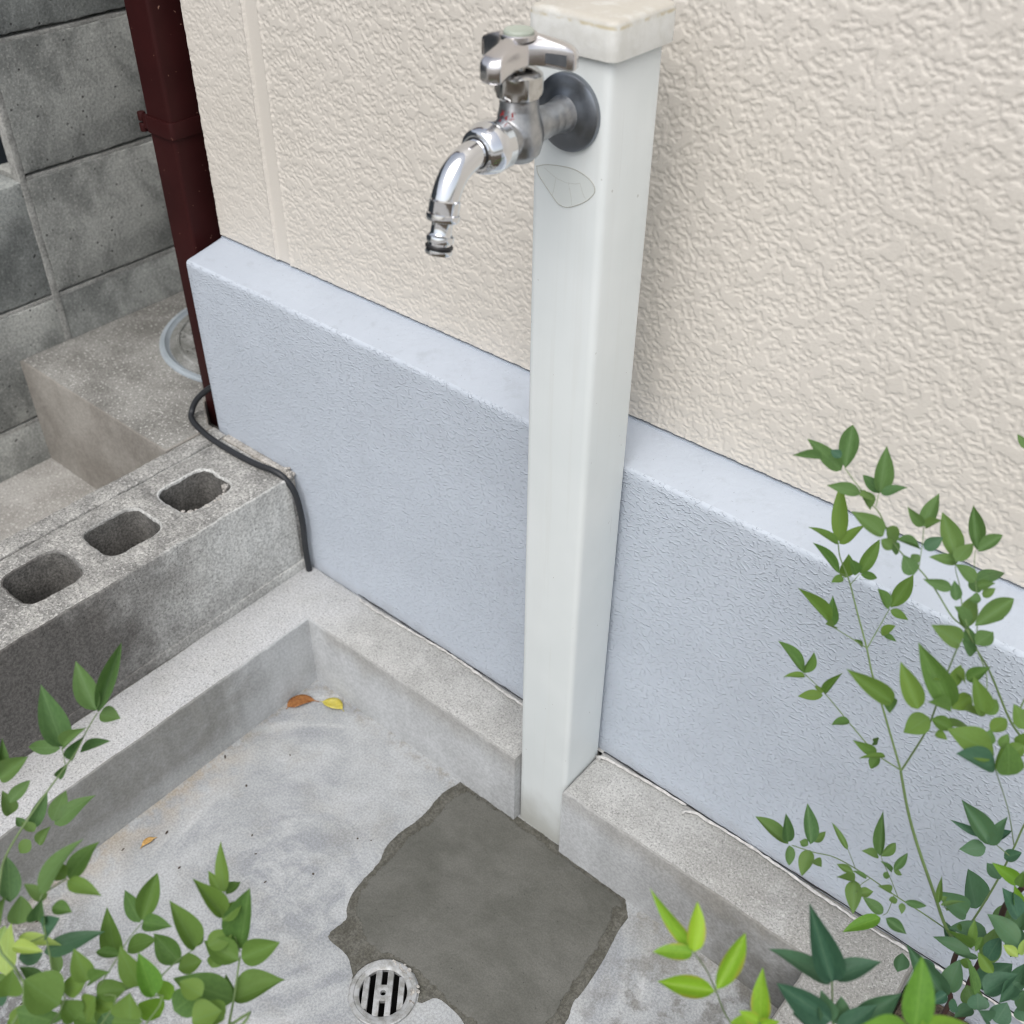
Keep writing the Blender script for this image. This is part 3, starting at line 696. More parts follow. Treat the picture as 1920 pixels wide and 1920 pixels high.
# three-armed handle
HC = Vector((FX, -.1398)); HA = [R_(40), R_(160), R_(280)]
def arm_r(t):
    d = min(abs((t - a + math.pi) % (2 * math.pi) - math.pi) for a in HA)
    c = .0148 / max(.26, math.cos(math.pi / 3 - d)) if d < math.pi / 3 else .0148     # concave flanks between the arms
    w = .0083                                                                        # half width of an arm
    tip = .0415
    r_arm = min(tip - 2.6 * d * d * .01, w / max(math.sin(d), 1e-4)) if d < math.pi / 2 else 0
    return (max(c * .86, 0) ** 4 + max(min(r_arm, tip), 0) ** 4) ** .25 if r_arm > 0 else c
bm = bmesh.new(); N = 180
lay = [(.80, -.0020, 0), (.965, -.0008, 0), (1.0, .0012, 0), (1.0, .0098, 1), (.985, .0120, 1), (.94, .0140, 1), (.84, .0156, 1), (.62, .0172, 1), (.42, .0188, 1), (.22, .0205, 1)]
rings = []
for s, h, dm in lay:
    ring = []
    for k in range(N):
        t = 2 * math.pi * k / N; r_ = arm_r(t); rr_ = r_ * s if s > .9 else min(r_ * (s + .0), r_ - .0012 + (s - .94) * .02 * 0) * 1
        droop = -.0042 * (rr_ / .0415) ** 2
        lift = .0032 * (1 - rr_ / .0415) if not dm else 0
        ring.append(bm.verts.new((HC.x + rr_ * math.cos(t), HC.y + rr_ * math.sin(t), 1.0055 + h + droop + lift)))
    rings.append(ring)
for A, B in zip(rings, rings[1:]):
    for k in range(N): bm.faces.new((A[k], A[(k + 1) % N], B[(k + 1) % N], B[k]))
bm.faces.new(rings[0][::-1]); bm.faces.new(rings[-1])
# scooped pockets in the flanks near each arm end
flank = list(bm.faces)[2 * N:3 * N]
for a in HA:
    for sgn in ((-1,) if a == HA[0] else ()):
        fs = []
        for k in range(N):
            t = 2 * math.pi * (k + .5) / N; d = ((t - a + math.pi) % (2 * math.pi) - math.pi) * sgn
            if R_(13.4) < d < R_(26): fs.append(flank[k])
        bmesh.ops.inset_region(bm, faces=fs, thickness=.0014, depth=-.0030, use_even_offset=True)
        for f in fs: f.material_index = 1  # darker metal here puts the pocket's dark reflection into the colour
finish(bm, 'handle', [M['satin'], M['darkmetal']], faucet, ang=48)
bm = bmesh.new(); lathe(bm, [(.0108, -.001), (.0110, .0022), (.0100, .0034), (.006, .0040), (.001, .0042)], (HC.x, HC.y, 1.0245), (0, 0, 1), 40); finish(bm, 'handle_button', M['button'], faucet)
bm = bmesh.new(); lathe(bm, [(.0136, -.002), (.0136, .0008), (.0128, .0014), (.0112, .0012)], (HC.x, HC.y, 1.0242), (0, 0, 1), 40, caps=False); finish(bm, 'button_ring', M['satin'], faucet)

# ------------------------------------------------------------------ fallen leaves
def m_leaf(name, c, vein, trans, rough=.45, c2=None, edge=None):
    k = NT(name); x, y, z = k.xyz()
    oi = k.n('ShaderNodeObjectInfo').outputs['Random']
    base = k.mix(oi, tuple(v * q for v, q in zip(c, (.70, .80, .90))), tuple(v * q for v, q in zip(c, (1.36, 1.20, .95))))
    if c2: base = k.mix(k.ramp(k.noise(3.5, 4, co=k.map((1, 1, 1), loc=(0, 0, 0))), .45, .65), base, c2)
    base = k.mix(k.ramp(k.noise(9, 4), .35, .7, 0, .35), base, tuple(v * 1.3 for v in c))
    side = k.math('SINE', k.math('MULTIPLY', k.math('SUBTRACT', y, k.math('MULTIPLY', k.math('ABSOLUTE', x), .8)), 55))
    ax_ = k.math('ABSOLUTE', x)
    base = k.mix(k.ramp(side, .8, 1, 0, .10), base, vein)
    base = k.mix(k.ramp(ax_, .045, .012, 0, .45), base, vein)
    if edge: base = k.mix(k.ramp(ax_, .30, .48, 0, .6), base, edge)
    m = k.done(base, rough, spec=.22, normal=k.bump(k.ramp(side, .2, 1), .0, .0) if False else None)
    tr = k.n('ShaderNodeBsdfTranslucent'); k.put(tr.inputs[0], k.mix(1.0, base, (1.5, 1.7, .7), 'MULTIPLY'))
    mx = k.n('ShaderNodeMixShader'); mx.inputs[0].default_value = trans
    k.t.links.new(k.b.outputs[0], mx.inputs[1]); k.t.links.new(tr.outputs[0], mx.inputs[2]); k.t.links.new(mx.outputs[0], k.out.inputs[0])
    return m
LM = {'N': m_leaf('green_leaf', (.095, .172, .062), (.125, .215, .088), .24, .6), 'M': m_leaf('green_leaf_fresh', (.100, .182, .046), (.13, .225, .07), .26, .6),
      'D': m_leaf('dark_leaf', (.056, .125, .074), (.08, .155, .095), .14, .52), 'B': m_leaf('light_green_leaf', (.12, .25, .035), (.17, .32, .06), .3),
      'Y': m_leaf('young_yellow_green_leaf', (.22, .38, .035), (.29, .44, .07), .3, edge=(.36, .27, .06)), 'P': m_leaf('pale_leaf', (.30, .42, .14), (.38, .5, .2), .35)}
def leaf_mesh(fold, droop, twist, wob, seed, pw=.62):
    r2 = random.Random(seed); nl, nw = 10, 2; V = []; F = []; tp = (1.0, 1.15, .95, 1.25, 1.08)[seed % 5]
    for i in range(nl + 1):
        t = i / nl; wd = (max(t, .0) ** pw) * (max(1 - t, 0) ** tp); wd = wd / ((pw / (pw + tp)) ** pw * (tp / (pw + tp)) ** tp) * .5
        wd = max(wd, .012 if i < nl else .001)
        for j in range(-nw, nw + 1):
            s = j / nw; x = s * wd; a = twist * t
            z = fold * abs(s) ** 1.25 * wd * 2 - droop * t * t + wob * math.sin(5 * t + seed) * (.3 + abs(s))
            V.append((x * math.cos(a) - z * math.sin(a) * .3, t, z + x * math.sin(a)))
    w_ = 2 * nw + 1
    for i in range(nl):
        for j in range(w_ - 1): F.append((i * w_ + j, i * w_ + j + 1, (i + 1) * w_ + j + 1, (i + 1) * w_ + j))
    me = bpy.data.meshes.new('leaf'); me.from_pydata(V, [], F); me.update(); me.shade_smooth(); return me
SHAPES = [(.32, .16, .30, .024, 1, .72), (.22, .34, -.40, .03, 2, .66), (.55, .02, .25, .02, 3, .8), (.10, .48, .5, .036, 4, .7), (.40, -.14, -.30, .03, 5, .85)]
LME = {}
for cl, mt in LM.items():
    for i, sh in enumerate(SHAPES):
        me = leaf_mesh(*sh); me.materials.append(mt); LME[cl, i] = me
def dry_leaf(name, pts, w, m, lift, label, fold=.22):
    P = [Vector(p) for p in catmull(pts, 6)]; n = len(P); bm = bmesh.new(); R = []
    for i, p in enumerate(P):
        t = i / (n - 1); d = (P[min(i + 1, n - 1)] - P[max(i - 1, 0)]).normalized(); s = Vector((-d.y, d.x, 0)).normalized()
        wd = max(.0005, w * (math.sin(math.pi * min(1, max(0, (t - .12) / .76))) ** .8 if .12 < t < .88 else 0))
        R.append([bm.verts.new(p + s * wd * j / 2 + Vector((0, 0, lift * (.2 + .8 * math.sin(math.pi * t)) + abs(j / 2) * wd * fold * (1 if j < 0 else .55)))) for j in (-2, -1, 0, 1, 2)])
    for A, B in zip(R, R[1:]):
        for j in range(4): bm.faces.new((A[j], A[j + 1], B[j + 1], B[j]))
    o = finish(bm, name, m, ang=80); md = o.modifiers.new('thick', 'SOLIDIFY'); md.thickness = .0003
    return tag(o, label, 'leaf')
m_br = concrete('dry_brown_leaf', (.22, .085, .028), (.33, .15, .05), 90, (.8, 1.2), 300, bump=.0004, rough=.6)
m_ye = concrete('dry_yellow_leaf', (.47, .40, .07), (.56, .50, .14), 70, (.85, 1.1), 300, bump=.0004, rough=.55)
m_ta = concrete('dry_tan_leaf', (.38, .22, .07), (.52, .34, .13), 90, (.8, 1.2), 300, bump=.0004, rough=.6)
dry_leaf('fallen_leaf', [(.0365, -.1140, .001), (.026, -.120, .002), (.017, -.1290, .003), (.0105, -.1420, .002), (.0085, -.1490, .001), (.0095, -.1555, .0008)], .0100, m_br, .0016, 'curled brown dry leaf lying in the inner corner of the basin')
dry_leaf('fallen_leaf', [(.0370, -.1130, .001), (.046, -.1090, .002), (.0585, -.1040, .003), (.0690, -.1020, .002), (.0790, -.1030, .001)], .0105, m_ye, .0016, 'crumpled yellow fallen leaf touching the brown leaf in the basin corner')
dry_leaf('fallen_leaf', [(.0475, -.4130, .001), (.0455, -.420, .0015), (.0440, -.4290, .0015), (.0450, -.4370, .0008)], .0042, m_ta, .002, 'tiny narrow tan dry leaf alone on the basin floor', .3)
r2 = random.Random(15); bm = bmesh.new()
for k in range(46):
    x = r2.uniform(.005, .30); y = r2.uniform(-.78, -.20) if k < 30 else r2.uniform(-.78, -.55); s = r2.uniform(.0008, .0022)
    if k > 41: x = r2.uniform(.02, .6); 
    bmesh.ops.create_icosphere(bm, subdivisions=1, radius=s, matrix=Matrix.Translation((x, y, s * .4)) @ Matrix.Rotation(r2.uniform(0, 3), 4, 'Z') @ Matrix.Diagonal((r2.uniform(.8, 2.4), .8, .5, 1)))
tag(finish(bm, 'floor_debris', m_plain('dark_plant_debris', (.06, .045, .035), .9)), 'scattered dark crumbs of plant debris on the pale basin floor', 'debris', kind='stuff')

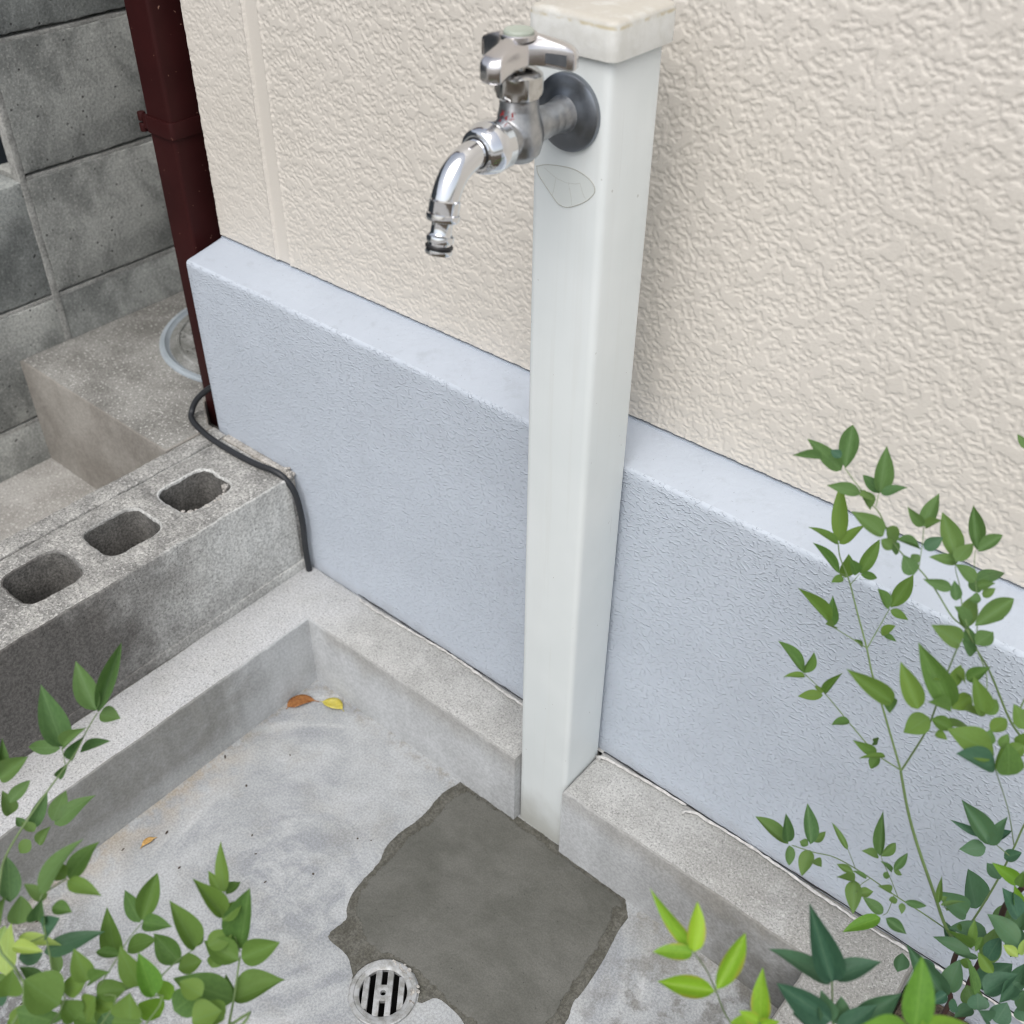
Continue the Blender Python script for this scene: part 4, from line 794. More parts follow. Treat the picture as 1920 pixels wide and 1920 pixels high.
# ------------------------------------------------------------------ nandina shrubs
M['stem'] = m_plain('green_stem', (.13, .20, .07), .5); M['trunk'] = m_plain('dark_brown_cane', (.045, .022, .016), .7, (120, .001))
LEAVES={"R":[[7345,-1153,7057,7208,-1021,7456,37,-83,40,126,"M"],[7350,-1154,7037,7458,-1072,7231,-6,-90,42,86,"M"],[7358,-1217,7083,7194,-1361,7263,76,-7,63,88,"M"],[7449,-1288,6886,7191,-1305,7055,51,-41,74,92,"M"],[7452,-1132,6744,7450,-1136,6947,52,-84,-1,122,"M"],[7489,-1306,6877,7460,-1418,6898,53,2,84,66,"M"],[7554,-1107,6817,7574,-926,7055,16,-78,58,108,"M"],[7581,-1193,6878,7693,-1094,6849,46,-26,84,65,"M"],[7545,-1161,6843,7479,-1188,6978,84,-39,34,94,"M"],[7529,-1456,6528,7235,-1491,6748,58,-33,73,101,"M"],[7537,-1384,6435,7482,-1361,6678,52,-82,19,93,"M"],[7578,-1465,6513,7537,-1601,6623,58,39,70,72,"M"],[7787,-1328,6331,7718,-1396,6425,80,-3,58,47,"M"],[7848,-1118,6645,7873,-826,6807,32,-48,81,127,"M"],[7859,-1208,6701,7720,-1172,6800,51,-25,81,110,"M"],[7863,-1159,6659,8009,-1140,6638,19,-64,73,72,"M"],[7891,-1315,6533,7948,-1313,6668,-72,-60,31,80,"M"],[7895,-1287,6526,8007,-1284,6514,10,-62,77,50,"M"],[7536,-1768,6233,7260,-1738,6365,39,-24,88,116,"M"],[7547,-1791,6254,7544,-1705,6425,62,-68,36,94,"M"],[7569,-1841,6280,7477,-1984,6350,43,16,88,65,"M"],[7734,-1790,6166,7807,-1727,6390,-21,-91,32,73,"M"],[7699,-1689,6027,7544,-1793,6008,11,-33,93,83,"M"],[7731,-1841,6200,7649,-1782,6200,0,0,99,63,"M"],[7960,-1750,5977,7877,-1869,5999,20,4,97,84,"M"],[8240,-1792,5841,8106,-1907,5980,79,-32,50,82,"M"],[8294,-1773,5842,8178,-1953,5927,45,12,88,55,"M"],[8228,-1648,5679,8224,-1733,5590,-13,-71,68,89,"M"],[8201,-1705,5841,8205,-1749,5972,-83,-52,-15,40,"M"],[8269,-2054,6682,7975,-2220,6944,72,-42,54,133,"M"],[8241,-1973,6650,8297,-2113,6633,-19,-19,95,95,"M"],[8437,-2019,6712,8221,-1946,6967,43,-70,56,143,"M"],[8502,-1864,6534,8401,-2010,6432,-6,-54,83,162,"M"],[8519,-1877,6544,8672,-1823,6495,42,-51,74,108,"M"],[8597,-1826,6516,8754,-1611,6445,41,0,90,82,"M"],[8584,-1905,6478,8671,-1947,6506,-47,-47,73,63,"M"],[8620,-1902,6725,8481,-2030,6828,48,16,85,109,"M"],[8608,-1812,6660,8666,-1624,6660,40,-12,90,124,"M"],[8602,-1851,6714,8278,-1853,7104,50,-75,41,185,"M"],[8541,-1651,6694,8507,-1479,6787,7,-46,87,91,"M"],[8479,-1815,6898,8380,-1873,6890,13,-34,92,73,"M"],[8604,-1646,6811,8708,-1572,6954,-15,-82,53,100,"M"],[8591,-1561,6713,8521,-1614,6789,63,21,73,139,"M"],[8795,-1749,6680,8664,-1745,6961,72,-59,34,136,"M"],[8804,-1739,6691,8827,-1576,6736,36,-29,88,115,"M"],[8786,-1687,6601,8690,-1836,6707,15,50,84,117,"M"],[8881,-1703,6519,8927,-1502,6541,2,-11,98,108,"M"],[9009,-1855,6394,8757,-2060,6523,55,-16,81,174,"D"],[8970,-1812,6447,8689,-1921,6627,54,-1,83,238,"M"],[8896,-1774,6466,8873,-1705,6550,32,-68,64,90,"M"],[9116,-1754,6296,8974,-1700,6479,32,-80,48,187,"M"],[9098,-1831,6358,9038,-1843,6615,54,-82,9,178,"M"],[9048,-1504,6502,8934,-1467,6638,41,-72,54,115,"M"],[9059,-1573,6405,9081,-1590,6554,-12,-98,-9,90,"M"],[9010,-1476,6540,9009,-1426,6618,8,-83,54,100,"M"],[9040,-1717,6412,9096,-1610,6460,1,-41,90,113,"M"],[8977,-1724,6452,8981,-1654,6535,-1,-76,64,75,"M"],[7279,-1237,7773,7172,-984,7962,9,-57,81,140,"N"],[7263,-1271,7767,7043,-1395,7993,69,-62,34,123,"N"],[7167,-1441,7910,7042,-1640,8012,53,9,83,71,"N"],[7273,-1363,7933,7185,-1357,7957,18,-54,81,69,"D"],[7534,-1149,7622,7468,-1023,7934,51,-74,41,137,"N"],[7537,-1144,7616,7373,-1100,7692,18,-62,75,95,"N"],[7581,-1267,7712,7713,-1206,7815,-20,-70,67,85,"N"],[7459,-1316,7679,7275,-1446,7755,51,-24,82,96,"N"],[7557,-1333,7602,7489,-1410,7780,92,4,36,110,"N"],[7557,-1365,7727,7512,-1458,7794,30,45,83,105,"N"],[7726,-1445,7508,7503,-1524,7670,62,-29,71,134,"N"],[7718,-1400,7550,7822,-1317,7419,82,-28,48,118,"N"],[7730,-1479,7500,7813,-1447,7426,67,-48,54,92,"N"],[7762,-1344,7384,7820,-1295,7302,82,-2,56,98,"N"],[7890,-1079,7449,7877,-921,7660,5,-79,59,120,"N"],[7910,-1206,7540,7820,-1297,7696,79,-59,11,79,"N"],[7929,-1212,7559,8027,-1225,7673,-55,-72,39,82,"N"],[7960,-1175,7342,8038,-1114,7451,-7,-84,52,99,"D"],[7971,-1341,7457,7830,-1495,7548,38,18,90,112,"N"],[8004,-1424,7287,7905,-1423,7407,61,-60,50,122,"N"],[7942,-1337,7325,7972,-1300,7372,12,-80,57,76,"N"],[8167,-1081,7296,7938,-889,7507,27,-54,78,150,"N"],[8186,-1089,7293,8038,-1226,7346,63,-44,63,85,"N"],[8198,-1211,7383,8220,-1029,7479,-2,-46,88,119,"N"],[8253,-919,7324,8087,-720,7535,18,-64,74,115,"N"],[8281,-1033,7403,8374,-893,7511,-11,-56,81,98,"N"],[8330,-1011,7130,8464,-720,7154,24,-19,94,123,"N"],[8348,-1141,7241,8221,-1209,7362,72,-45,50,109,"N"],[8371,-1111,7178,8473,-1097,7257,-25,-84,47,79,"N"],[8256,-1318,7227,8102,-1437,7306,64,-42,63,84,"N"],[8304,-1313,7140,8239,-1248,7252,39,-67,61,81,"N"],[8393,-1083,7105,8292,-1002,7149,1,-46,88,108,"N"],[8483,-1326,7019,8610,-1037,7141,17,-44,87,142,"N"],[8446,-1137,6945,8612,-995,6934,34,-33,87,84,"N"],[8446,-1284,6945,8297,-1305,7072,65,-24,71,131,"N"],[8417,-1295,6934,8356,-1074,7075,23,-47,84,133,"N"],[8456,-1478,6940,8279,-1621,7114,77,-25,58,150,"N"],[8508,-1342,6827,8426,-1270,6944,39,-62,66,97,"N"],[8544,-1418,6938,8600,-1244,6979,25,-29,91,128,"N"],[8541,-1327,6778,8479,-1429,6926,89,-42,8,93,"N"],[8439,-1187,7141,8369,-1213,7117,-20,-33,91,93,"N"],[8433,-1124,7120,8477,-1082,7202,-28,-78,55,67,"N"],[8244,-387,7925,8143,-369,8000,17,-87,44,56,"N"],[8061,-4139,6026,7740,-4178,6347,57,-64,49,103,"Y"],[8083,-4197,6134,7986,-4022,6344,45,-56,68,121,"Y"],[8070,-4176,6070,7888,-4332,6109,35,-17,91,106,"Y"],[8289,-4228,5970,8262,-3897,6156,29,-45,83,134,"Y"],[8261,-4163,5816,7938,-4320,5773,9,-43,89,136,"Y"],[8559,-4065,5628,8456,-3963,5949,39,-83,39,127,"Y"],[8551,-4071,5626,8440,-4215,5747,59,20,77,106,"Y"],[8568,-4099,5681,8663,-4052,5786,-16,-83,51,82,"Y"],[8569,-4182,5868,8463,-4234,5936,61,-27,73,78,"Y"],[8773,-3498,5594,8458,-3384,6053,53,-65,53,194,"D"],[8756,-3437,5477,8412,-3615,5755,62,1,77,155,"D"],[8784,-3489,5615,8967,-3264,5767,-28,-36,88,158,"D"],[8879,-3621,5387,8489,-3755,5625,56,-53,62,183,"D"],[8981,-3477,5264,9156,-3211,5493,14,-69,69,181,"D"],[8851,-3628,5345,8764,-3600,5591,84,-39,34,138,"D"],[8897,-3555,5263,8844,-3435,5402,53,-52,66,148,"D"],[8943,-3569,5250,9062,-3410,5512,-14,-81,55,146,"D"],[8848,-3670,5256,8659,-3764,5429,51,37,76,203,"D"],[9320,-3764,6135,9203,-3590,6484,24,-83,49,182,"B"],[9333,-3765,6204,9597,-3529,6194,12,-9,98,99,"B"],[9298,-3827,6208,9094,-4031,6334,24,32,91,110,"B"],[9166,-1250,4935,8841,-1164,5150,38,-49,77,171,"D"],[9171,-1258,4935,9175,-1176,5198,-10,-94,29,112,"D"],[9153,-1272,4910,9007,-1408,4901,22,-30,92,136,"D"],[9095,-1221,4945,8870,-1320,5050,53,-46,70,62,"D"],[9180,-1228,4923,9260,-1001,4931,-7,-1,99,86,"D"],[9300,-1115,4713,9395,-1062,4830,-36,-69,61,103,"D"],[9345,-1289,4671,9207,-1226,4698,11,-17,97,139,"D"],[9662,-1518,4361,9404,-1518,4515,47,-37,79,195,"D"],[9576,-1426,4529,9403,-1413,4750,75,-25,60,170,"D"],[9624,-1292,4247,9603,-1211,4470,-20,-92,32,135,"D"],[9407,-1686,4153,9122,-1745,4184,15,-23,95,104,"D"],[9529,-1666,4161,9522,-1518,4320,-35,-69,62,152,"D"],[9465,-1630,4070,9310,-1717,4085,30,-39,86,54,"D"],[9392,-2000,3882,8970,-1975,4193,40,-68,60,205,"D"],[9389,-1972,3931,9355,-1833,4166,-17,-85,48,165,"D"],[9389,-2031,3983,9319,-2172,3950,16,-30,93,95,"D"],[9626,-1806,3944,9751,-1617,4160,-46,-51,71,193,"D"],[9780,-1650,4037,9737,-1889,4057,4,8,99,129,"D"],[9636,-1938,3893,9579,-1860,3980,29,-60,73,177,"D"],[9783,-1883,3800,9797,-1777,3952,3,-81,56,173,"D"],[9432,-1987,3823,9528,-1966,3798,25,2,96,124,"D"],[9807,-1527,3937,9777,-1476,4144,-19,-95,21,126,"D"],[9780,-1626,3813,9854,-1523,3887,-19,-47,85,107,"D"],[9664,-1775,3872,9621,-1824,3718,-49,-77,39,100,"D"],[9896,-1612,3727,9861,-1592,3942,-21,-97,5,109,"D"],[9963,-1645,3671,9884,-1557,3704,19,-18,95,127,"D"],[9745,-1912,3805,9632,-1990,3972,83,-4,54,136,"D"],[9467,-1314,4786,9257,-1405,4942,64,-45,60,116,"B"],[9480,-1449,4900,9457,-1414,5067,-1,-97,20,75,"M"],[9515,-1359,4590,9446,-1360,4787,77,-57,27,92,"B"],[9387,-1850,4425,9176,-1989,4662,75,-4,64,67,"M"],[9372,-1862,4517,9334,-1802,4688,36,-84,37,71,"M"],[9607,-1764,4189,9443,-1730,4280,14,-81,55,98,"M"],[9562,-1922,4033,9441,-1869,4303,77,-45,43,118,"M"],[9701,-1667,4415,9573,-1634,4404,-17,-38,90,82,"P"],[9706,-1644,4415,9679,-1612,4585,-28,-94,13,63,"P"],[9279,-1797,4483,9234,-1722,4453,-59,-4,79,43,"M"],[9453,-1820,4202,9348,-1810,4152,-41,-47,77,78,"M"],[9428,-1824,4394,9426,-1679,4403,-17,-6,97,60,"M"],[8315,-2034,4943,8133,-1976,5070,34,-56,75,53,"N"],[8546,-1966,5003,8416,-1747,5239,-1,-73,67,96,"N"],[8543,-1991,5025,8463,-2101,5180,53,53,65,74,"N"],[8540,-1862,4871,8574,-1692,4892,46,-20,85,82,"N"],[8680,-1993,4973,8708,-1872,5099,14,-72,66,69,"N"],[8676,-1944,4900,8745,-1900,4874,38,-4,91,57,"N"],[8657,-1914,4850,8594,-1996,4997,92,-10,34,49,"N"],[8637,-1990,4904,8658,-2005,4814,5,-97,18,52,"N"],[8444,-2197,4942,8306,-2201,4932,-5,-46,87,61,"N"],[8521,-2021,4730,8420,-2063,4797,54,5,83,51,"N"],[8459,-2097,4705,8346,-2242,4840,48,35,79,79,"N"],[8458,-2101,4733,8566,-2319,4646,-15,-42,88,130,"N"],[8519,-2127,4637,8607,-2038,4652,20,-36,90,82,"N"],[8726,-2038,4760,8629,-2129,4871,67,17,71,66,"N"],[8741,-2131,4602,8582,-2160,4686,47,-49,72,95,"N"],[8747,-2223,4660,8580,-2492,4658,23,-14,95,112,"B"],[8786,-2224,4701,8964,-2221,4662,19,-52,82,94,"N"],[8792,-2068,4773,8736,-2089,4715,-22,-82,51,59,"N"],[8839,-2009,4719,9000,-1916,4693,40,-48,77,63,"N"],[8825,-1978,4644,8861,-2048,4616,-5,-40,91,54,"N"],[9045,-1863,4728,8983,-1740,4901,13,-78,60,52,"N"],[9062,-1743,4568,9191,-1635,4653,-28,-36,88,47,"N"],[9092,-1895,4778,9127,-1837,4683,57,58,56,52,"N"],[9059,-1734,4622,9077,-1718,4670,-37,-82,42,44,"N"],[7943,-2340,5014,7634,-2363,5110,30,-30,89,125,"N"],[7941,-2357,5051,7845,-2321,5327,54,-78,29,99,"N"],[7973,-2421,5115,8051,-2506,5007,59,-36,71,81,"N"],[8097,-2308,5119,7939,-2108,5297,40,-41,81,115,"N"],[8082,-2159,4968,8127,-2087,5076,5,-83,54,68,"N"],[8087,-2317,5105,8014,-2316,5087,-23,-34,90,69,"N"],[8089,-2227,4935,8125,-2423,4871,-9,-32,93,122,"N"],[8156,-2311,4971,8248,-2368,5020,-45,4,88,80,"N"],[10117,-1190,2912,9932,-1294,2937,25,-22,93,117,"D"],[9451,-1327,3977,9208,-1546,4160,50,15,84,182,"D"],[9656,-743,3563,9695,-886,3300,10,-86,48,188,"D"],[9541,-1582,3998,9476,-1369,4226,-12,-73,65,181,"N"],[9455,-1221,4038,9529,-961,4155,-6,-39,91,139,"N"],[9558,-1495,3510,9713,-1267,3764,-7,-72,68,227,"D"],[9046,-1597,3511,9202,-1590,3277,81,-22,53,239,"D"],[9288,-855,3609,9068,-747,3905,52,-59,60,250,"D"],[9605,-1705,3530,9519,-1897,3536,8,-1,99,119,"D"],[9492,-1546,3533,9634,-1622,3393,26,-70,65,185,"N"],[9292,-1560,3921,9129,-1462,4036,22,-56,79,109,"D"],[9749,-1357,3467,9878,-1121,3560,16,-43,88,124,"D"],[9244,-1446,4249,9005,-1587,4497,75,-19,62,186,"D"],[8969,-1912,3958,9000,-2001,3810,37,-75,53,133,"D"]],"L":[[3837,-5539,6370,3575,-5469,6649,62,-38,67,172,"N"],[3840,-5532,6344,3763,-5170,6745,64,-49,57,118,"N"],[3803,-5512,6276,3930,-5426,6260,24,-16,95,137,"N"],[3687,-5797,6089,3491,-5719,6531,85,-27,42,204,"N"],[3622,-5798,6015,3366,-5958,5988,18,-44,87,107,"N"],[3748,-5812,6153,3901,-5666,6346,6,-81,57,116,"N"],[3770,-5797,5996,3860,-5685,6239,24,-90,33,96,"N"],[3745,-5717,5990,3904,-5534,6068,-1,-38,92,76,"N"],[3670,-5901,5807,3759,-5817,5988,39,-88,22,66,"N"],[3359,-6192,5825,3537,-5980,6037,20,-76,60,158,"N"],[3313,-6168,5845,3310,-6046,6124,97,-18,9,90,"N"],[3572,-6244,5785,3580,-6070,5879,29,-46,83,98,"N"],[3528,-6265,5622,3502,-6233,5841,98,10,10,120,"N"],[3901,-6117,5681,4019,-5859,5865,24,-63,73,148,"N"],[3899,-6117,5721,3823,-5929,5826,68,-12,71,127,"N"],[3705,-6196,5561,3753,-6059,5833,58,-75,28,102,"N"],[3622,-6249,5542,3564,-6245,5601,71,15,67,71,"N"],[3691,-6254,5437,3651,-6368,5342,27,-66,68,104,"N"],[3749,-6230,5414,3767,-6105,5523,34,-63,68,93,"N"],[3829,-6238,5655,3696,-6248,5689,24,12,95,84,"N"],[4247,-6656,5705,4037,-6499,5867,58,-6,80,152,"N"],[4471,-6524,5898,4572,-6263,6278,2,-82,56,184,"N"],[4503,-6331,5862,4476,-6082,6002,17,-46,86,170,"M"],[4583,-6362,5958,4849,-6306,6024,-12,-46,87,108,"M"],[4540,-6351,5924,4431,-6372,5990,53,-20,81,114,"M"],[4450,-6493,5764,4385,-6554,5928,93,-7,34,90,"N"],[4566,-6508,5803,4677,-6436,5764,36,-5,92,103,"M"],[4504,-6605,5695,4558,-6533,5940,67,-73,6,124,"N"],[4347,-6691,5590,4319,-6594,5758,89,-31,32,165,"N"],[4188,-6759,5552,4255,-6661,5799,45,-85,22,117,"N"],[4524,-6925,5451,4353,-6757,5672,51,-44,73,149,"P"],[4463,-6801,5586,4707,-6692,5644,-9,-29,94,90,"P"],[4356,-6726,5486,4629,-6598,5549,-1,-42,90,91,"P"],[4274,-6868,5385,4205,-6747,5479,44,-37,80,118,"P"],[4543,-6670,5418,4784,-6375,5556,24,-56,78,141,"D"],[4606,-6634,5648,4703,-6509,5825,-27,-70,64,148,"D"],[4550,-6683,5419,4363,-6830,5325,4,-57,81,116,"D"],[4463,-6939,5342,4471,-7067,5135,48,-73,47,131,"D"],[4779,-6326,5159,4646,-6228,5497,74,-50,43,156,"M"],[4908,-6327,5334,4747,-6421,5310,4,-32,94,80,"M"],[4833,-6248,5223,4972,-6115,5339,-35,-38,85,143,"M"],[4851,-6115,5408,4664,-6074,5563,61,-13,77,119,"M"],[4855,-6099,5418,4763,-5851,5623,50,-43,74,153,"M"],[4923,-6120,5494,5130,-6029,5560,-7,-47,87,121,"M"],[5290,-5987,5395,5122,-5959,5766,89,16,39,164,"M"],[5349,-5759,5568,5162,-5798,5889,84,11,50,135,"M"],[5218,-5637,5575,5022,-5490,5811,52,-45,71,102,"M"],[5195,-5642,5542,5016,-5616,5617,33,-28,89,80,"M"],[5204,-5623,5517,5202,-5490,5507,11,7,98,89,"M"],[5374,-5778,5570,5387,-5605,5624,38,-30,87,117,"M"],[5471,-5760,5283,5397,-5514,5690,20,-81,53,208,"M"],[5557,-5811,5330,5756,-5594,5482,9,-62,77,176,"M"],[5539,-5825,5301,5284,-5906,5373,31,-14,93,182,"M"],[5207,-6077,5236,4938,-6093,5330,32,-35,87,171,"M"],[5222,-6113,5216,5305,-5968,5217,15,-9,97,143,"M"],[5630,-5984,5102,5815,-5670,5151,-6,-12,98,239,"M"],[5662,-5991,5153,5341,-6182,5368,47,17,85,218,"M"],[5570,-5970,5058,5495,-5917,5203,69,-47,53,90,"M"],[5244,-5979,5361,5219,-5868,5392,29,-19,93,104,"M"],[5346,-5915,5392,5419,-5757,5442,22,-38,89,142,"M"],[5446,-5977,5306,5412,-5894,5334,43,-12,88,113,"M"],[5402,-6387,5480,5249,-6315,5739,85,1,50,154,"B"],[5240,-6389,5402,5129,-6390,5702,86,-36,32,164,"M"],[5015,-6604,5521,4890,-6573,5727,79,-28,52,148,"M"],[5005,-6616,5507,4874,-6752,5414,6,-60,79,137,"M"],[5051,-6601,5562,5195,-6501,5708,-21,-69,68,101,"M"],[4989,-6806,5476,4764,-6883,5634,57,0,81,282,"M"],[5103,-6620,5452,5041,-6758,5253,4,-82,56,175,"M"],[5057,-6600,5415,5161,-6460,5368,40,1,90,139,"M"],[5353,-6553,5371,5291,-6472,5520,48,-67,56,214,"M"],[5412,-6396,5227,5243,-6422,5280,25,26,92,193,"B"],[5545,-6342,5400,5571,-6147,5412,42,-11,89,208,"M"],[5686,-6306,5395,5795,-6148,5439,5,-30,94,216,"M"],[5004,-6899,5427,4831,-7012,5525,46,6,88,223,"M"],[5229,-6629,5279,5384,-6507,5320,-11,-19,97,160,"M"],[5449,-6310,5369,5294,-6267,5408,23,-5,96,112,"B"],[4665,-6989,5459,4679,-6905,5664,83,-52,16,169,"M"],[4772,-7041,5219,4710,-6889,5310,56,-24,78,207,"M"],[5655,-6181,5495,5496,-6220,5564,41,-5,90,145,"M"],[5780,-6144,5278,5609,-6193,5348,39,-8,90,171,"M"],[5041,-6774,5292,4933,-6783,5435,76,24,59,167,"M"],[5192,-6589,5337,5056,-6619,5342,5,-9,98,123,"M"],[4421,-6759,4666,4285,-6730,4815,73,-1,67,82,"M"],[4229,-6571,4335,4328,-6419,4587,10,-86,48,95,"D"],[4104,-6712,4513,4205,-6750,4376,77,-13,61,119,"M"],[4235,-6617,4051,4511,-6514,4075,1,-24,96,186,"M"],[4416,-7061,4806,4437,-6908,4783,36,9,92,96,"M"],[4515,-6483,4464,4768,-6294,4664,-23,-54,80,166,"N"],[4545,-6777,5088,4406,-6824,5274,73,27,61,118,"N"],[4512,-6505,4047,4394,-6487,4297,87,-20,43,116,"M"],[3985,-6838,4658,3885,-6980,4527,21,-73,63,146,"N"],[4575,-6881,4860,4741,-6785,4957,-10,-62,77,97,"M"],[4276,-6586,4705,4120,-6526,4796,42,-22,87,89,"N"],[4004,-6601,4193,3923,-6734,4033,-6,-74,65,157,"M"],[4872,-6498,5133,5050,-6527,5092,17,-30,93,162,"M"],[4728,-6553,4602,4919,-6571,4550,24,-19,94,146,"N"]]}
STEMS=[["R","trunk",5.5,3.5,[[9300,-1300,500],[9589,-1110,2401],[9556,-1162,2749],[9512,-1219,3101],[9503,-1195,3502],[9502,-1174,3894],[9467,-1182,4286],[9516,-1184,4617]]],["R","trunk",4.5,3,[[9300,-1300,500],[9450,-1200,2425],[9380,-1246,2913],[9314,-1268,3421],[9347,-1321,3823],[9346,-1495,4134]]],["R","stem",2.6,1.6,[[9324,-1489,3839],[9161,-1583,4131],[8977,-1621,4495],[8736,-1636,4925],[8573,-1663,5283],[8419,-1664,5657]]],["R","stem",1.6,0.7,[[8419,-1661,5660],[8231,-1573,5892],[8052,-1490,6112],[7944,-1445,6240],[7825,-1373,6403],[7669,-1294,6600],[7544,-1228,6763],[7484,-1204,6833],[7389,-1173,6937],[7332,-1129,7024]]],["R","stem",1.0,0.5,[[8414,-1660,5665],[8217,-1719,5763],[7959,-1739,5948],[7724,-1751,6121],[7541,-1779,6238]]],["R","stem",0.8,0.5,[[7832,-1377,6394],[7691,-1424,6460],[7576,-1462,6514]]],["R","stem",0.9,0.5,[[7835,-1374,6394],[7839,-1251,6508],[7844,-1118,6631]]],["R","stem",0.7,0.4,[[7538,-1220,6775],[7558,-1140,6836]]],["R","stem",0.7,0.4,[[7465,-1239,6815],[7496,-1206,6821],[7433,-1236,6841]]],["R","stem",0.5,0.4,[[7845,-1258,6497],[7883,-1246,6478]]],["R","stem",1.4,0.8,[[8421,-1654,5666],[8450,-1612,5895],[8473,-1585,6115],[8474,-1580,6331],[8470,-1595,6532],[8460,-1563,6783],[8462,-1553,7003]]],["R","stem",0.7,0.4,[[8477,-1615,6135],[8590,-1949,6523]]],["R","stem",0.7,0.4,[[8478,-1669,6561],[8602,-1806,6650]]],["R","stem",1.8,1.1,[[9293,-633,5319],[9085,-822,5699],[8912,-1017,6047],[8676,-1146,6507],[8556,-1332,6822]]],["R","stem",1.1,0.5,[[8556,-1332,6822],[8430,-1312,6940],[8318,-1331,7009],[8141,-1315,7165],[7999,-1320,7272],[7890,-1342,7336],[7765,-1344,7432],[7628,-1311,7572],[7541,-1316,7636],[7448,-1314,7711],[7377,-1316,7765],[7301,-1313,7827]]],["R","stem",0.6,0.4,[[7999,-1320,7272],[7941,-1209,7423],[7905,-1154,7504]]],["R","stem",0.6,0.4,[[7584,-1302,7615],[7560,-1243,7691]]],["R","stem",0.8,0.4,[[8468,-1314,6908],[8352,-1253,7058],[8274,-1193,7177],[8207,-1157,7263],[8176,-1121,7322]]],["R","stem",0.7,0.4,[[8511,-1279,6908],[8409,-1159,7102],[8298,-1059,7286],[8256,-997,7378]]],["R","stem",0.8,0.5,[[8556,-1332,6822],[8697,-1462,6746],[8789,-1672,6631]]],["R","stem",1.0,0.6,[[9155,-1485,3976],[8938,-1609,4165],[8755,-1727,4332],[8537,-1849,4523],[8361,-1965,4687],[8230,-2079,4818],[8119,-2210,4917],[7975,-2348,5033]]],["R","stem",0.6,0.4,[[8771,-1878,4540],[8661,-1886,4724],[8559,-1902,4894],[8534,-1922,5002]]],["R","stem",0.6,0.4,[[8405,-1984,4725],[8327,-2081,5012]]],["R","stem",0.6,0.4,[[8739,-1891,4552],[8762,-2048,4543],[8751,-2153,4610]]],["R","stem",0.6,0.4,[[8534,-1949,4657],[8506,-2092,4702],[8517,-2206,4743]]],["R","stem",1.6,1.2,[[9288,-1313,3717],[9316,-1162,4030],[9330,-1029,4337],[9325,-904,4652],[9315,-856,4897],[9336,-798,5126]]],["R","stem",0.8,0.5,[[9319,-1077,4874],[9175,-1351,5520],[8982,-1648,6185]]],["R","stem",0.8,0.5,[[9321,-1141,4810],[9170,-1175,4897]]],["R","stem",1.2,0.6,[[9500,-2000,600],[9300,-2600,2500],[8900,-3281,4051],[8499,-3612,4495],[8301,-3809,4909],[8186,-3912,5347],[8126,-4029,5728],[8072,-4169,6081]]],["R","stem",1.0,0.6,[[8652,-4061,5411],[8569,-4118,5739]]],["R","stem",1.6,0.9,[[9600,-2200,600],[8986,-3501,4727],[8878,-3492,5140],[8772,-3475,5558]]],["R","stem",1.6,1.0,[[9800,-2800,600],[9447,-3639,5506],[9317,-3747,6142]]],["R","stem",1.1,0.5,[[8957,-1259,6258],[8911,-947,6672],[8660,-626,7256],[8428,-468,7669],[8250,-416,7938]]],["L","stem",2.4,1.0,[[5200,-9300,600],[5000,-8600,3000],[5881,-6222,5206],[5775,-6119,5175],[5662,-5986,5179],[5508,-5791,5275]]],["L","stem",0.8,0.5,[[5496,-5778,5297],[5353,-5716,5469],[5241,-5649,5620]]],["L","stem",1.4,0.6,[[5200,-9300,600],[4500,-8700,3000],[5414,-6546,5263],[5301,-6382,5349],[5257,-6256,5346],[5245,-6100,5346],[5245,-5970,5310]]],["L","stem",1.2,0.5,[[5200,-9300,600],[4200,-8800,3000],[5192,-6731,5261],[5035,-6583,5367],[4979,-6388,5438],[4926,-6254,5450],[4890,-6115,5451]]],["L","stem",2.0,0.6,[[3000,-10000,600],[3000,-9300,2500],[4744,-7137,5226],[4379,-6854,5642],[4173,-6634,5873],[4073,-6518,5921],[4015,-6342,5993],[3977,-6122,6092],[3937,-5958,6139],[3896,-5791,6189],[3829,-5654,6231],[3771,-5514,6269]]],["L","stem",1.2,0.6,[[5200,-9300,600],[3800,-9000,3000],[4926,-6985,5227],[4805,-6748,5486],[4630,-6629,5674],[4474,-6534,5823],[4476,-6438,5850],[4502,-6338,5862]]],["L","stem",0.8,0.5,[[4544,-6618,5561],[4457,-6734,5518],[4401,-6793,5506]]],["L","stem",0.6,0.4,[[3760,-5853,5954],[3675,-5798,6074]]]]
SHRUB = {'R': empty('nandina_shrub', (.93, -.13, .06), 'leafy green shrub with yellow green young leaves in front of the foundation at the right', 'shrub', 'nandina shrubs around the basin'),
         'L': empty('nandina_shrub', (.52, -.93, .06), 'leafy green shrub reaching over the basin floor at the lower left', 'shrub', 'nandina shrubs around the basin')}
rl = random.Random(99)
for pl, kind, r0, r1, P in STEMS:
    pts = catmull([(a / 1e4, b / 1e4, c / 1e4) for a, b, c in P], 5)
    bm = bmesh.new(); tube(bm, pts, r0 / 2000 * 1.15, r1 / 2000 * 1.3, seg=8)
    finish(bm, 'trunk' if kind == 'trunk' else 'stem', M[kind], SHRUB[pl], ang=80)
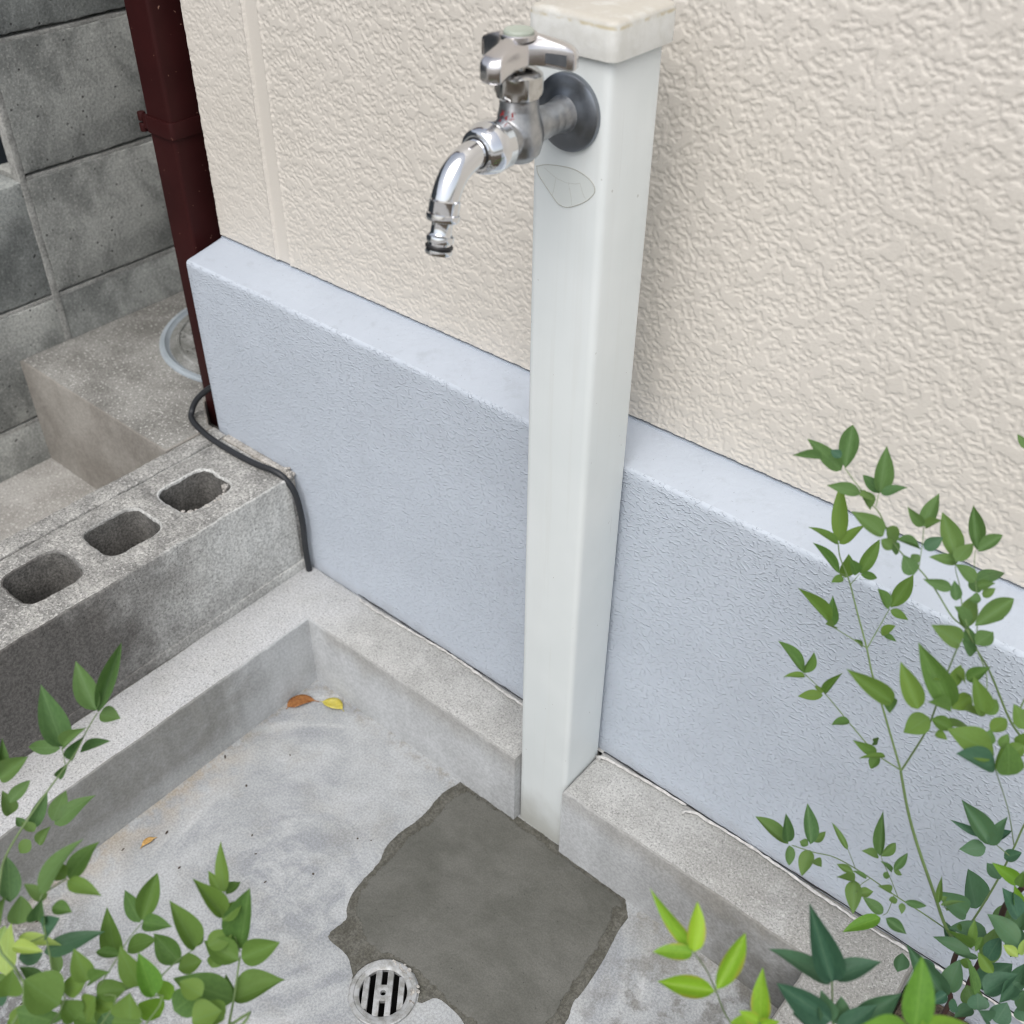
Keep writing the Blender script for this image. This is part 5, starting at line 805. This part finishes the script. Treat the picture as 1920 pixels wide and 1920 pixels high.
for pl in ('R', 'L'):
    for q in LEAVES[pl]:
        b = Vector(q[0:3]) / 1e4; t = Vector(q[3:6]) / 1e4; n = Vector(q[6:9]).normalized(); w = q[9] / 1e4; cl = q[10]
        ln = (t - b).length; a = (t - b) / ln; n = (n - a * n.dot(a)).normalized(); x = a.cross(n)
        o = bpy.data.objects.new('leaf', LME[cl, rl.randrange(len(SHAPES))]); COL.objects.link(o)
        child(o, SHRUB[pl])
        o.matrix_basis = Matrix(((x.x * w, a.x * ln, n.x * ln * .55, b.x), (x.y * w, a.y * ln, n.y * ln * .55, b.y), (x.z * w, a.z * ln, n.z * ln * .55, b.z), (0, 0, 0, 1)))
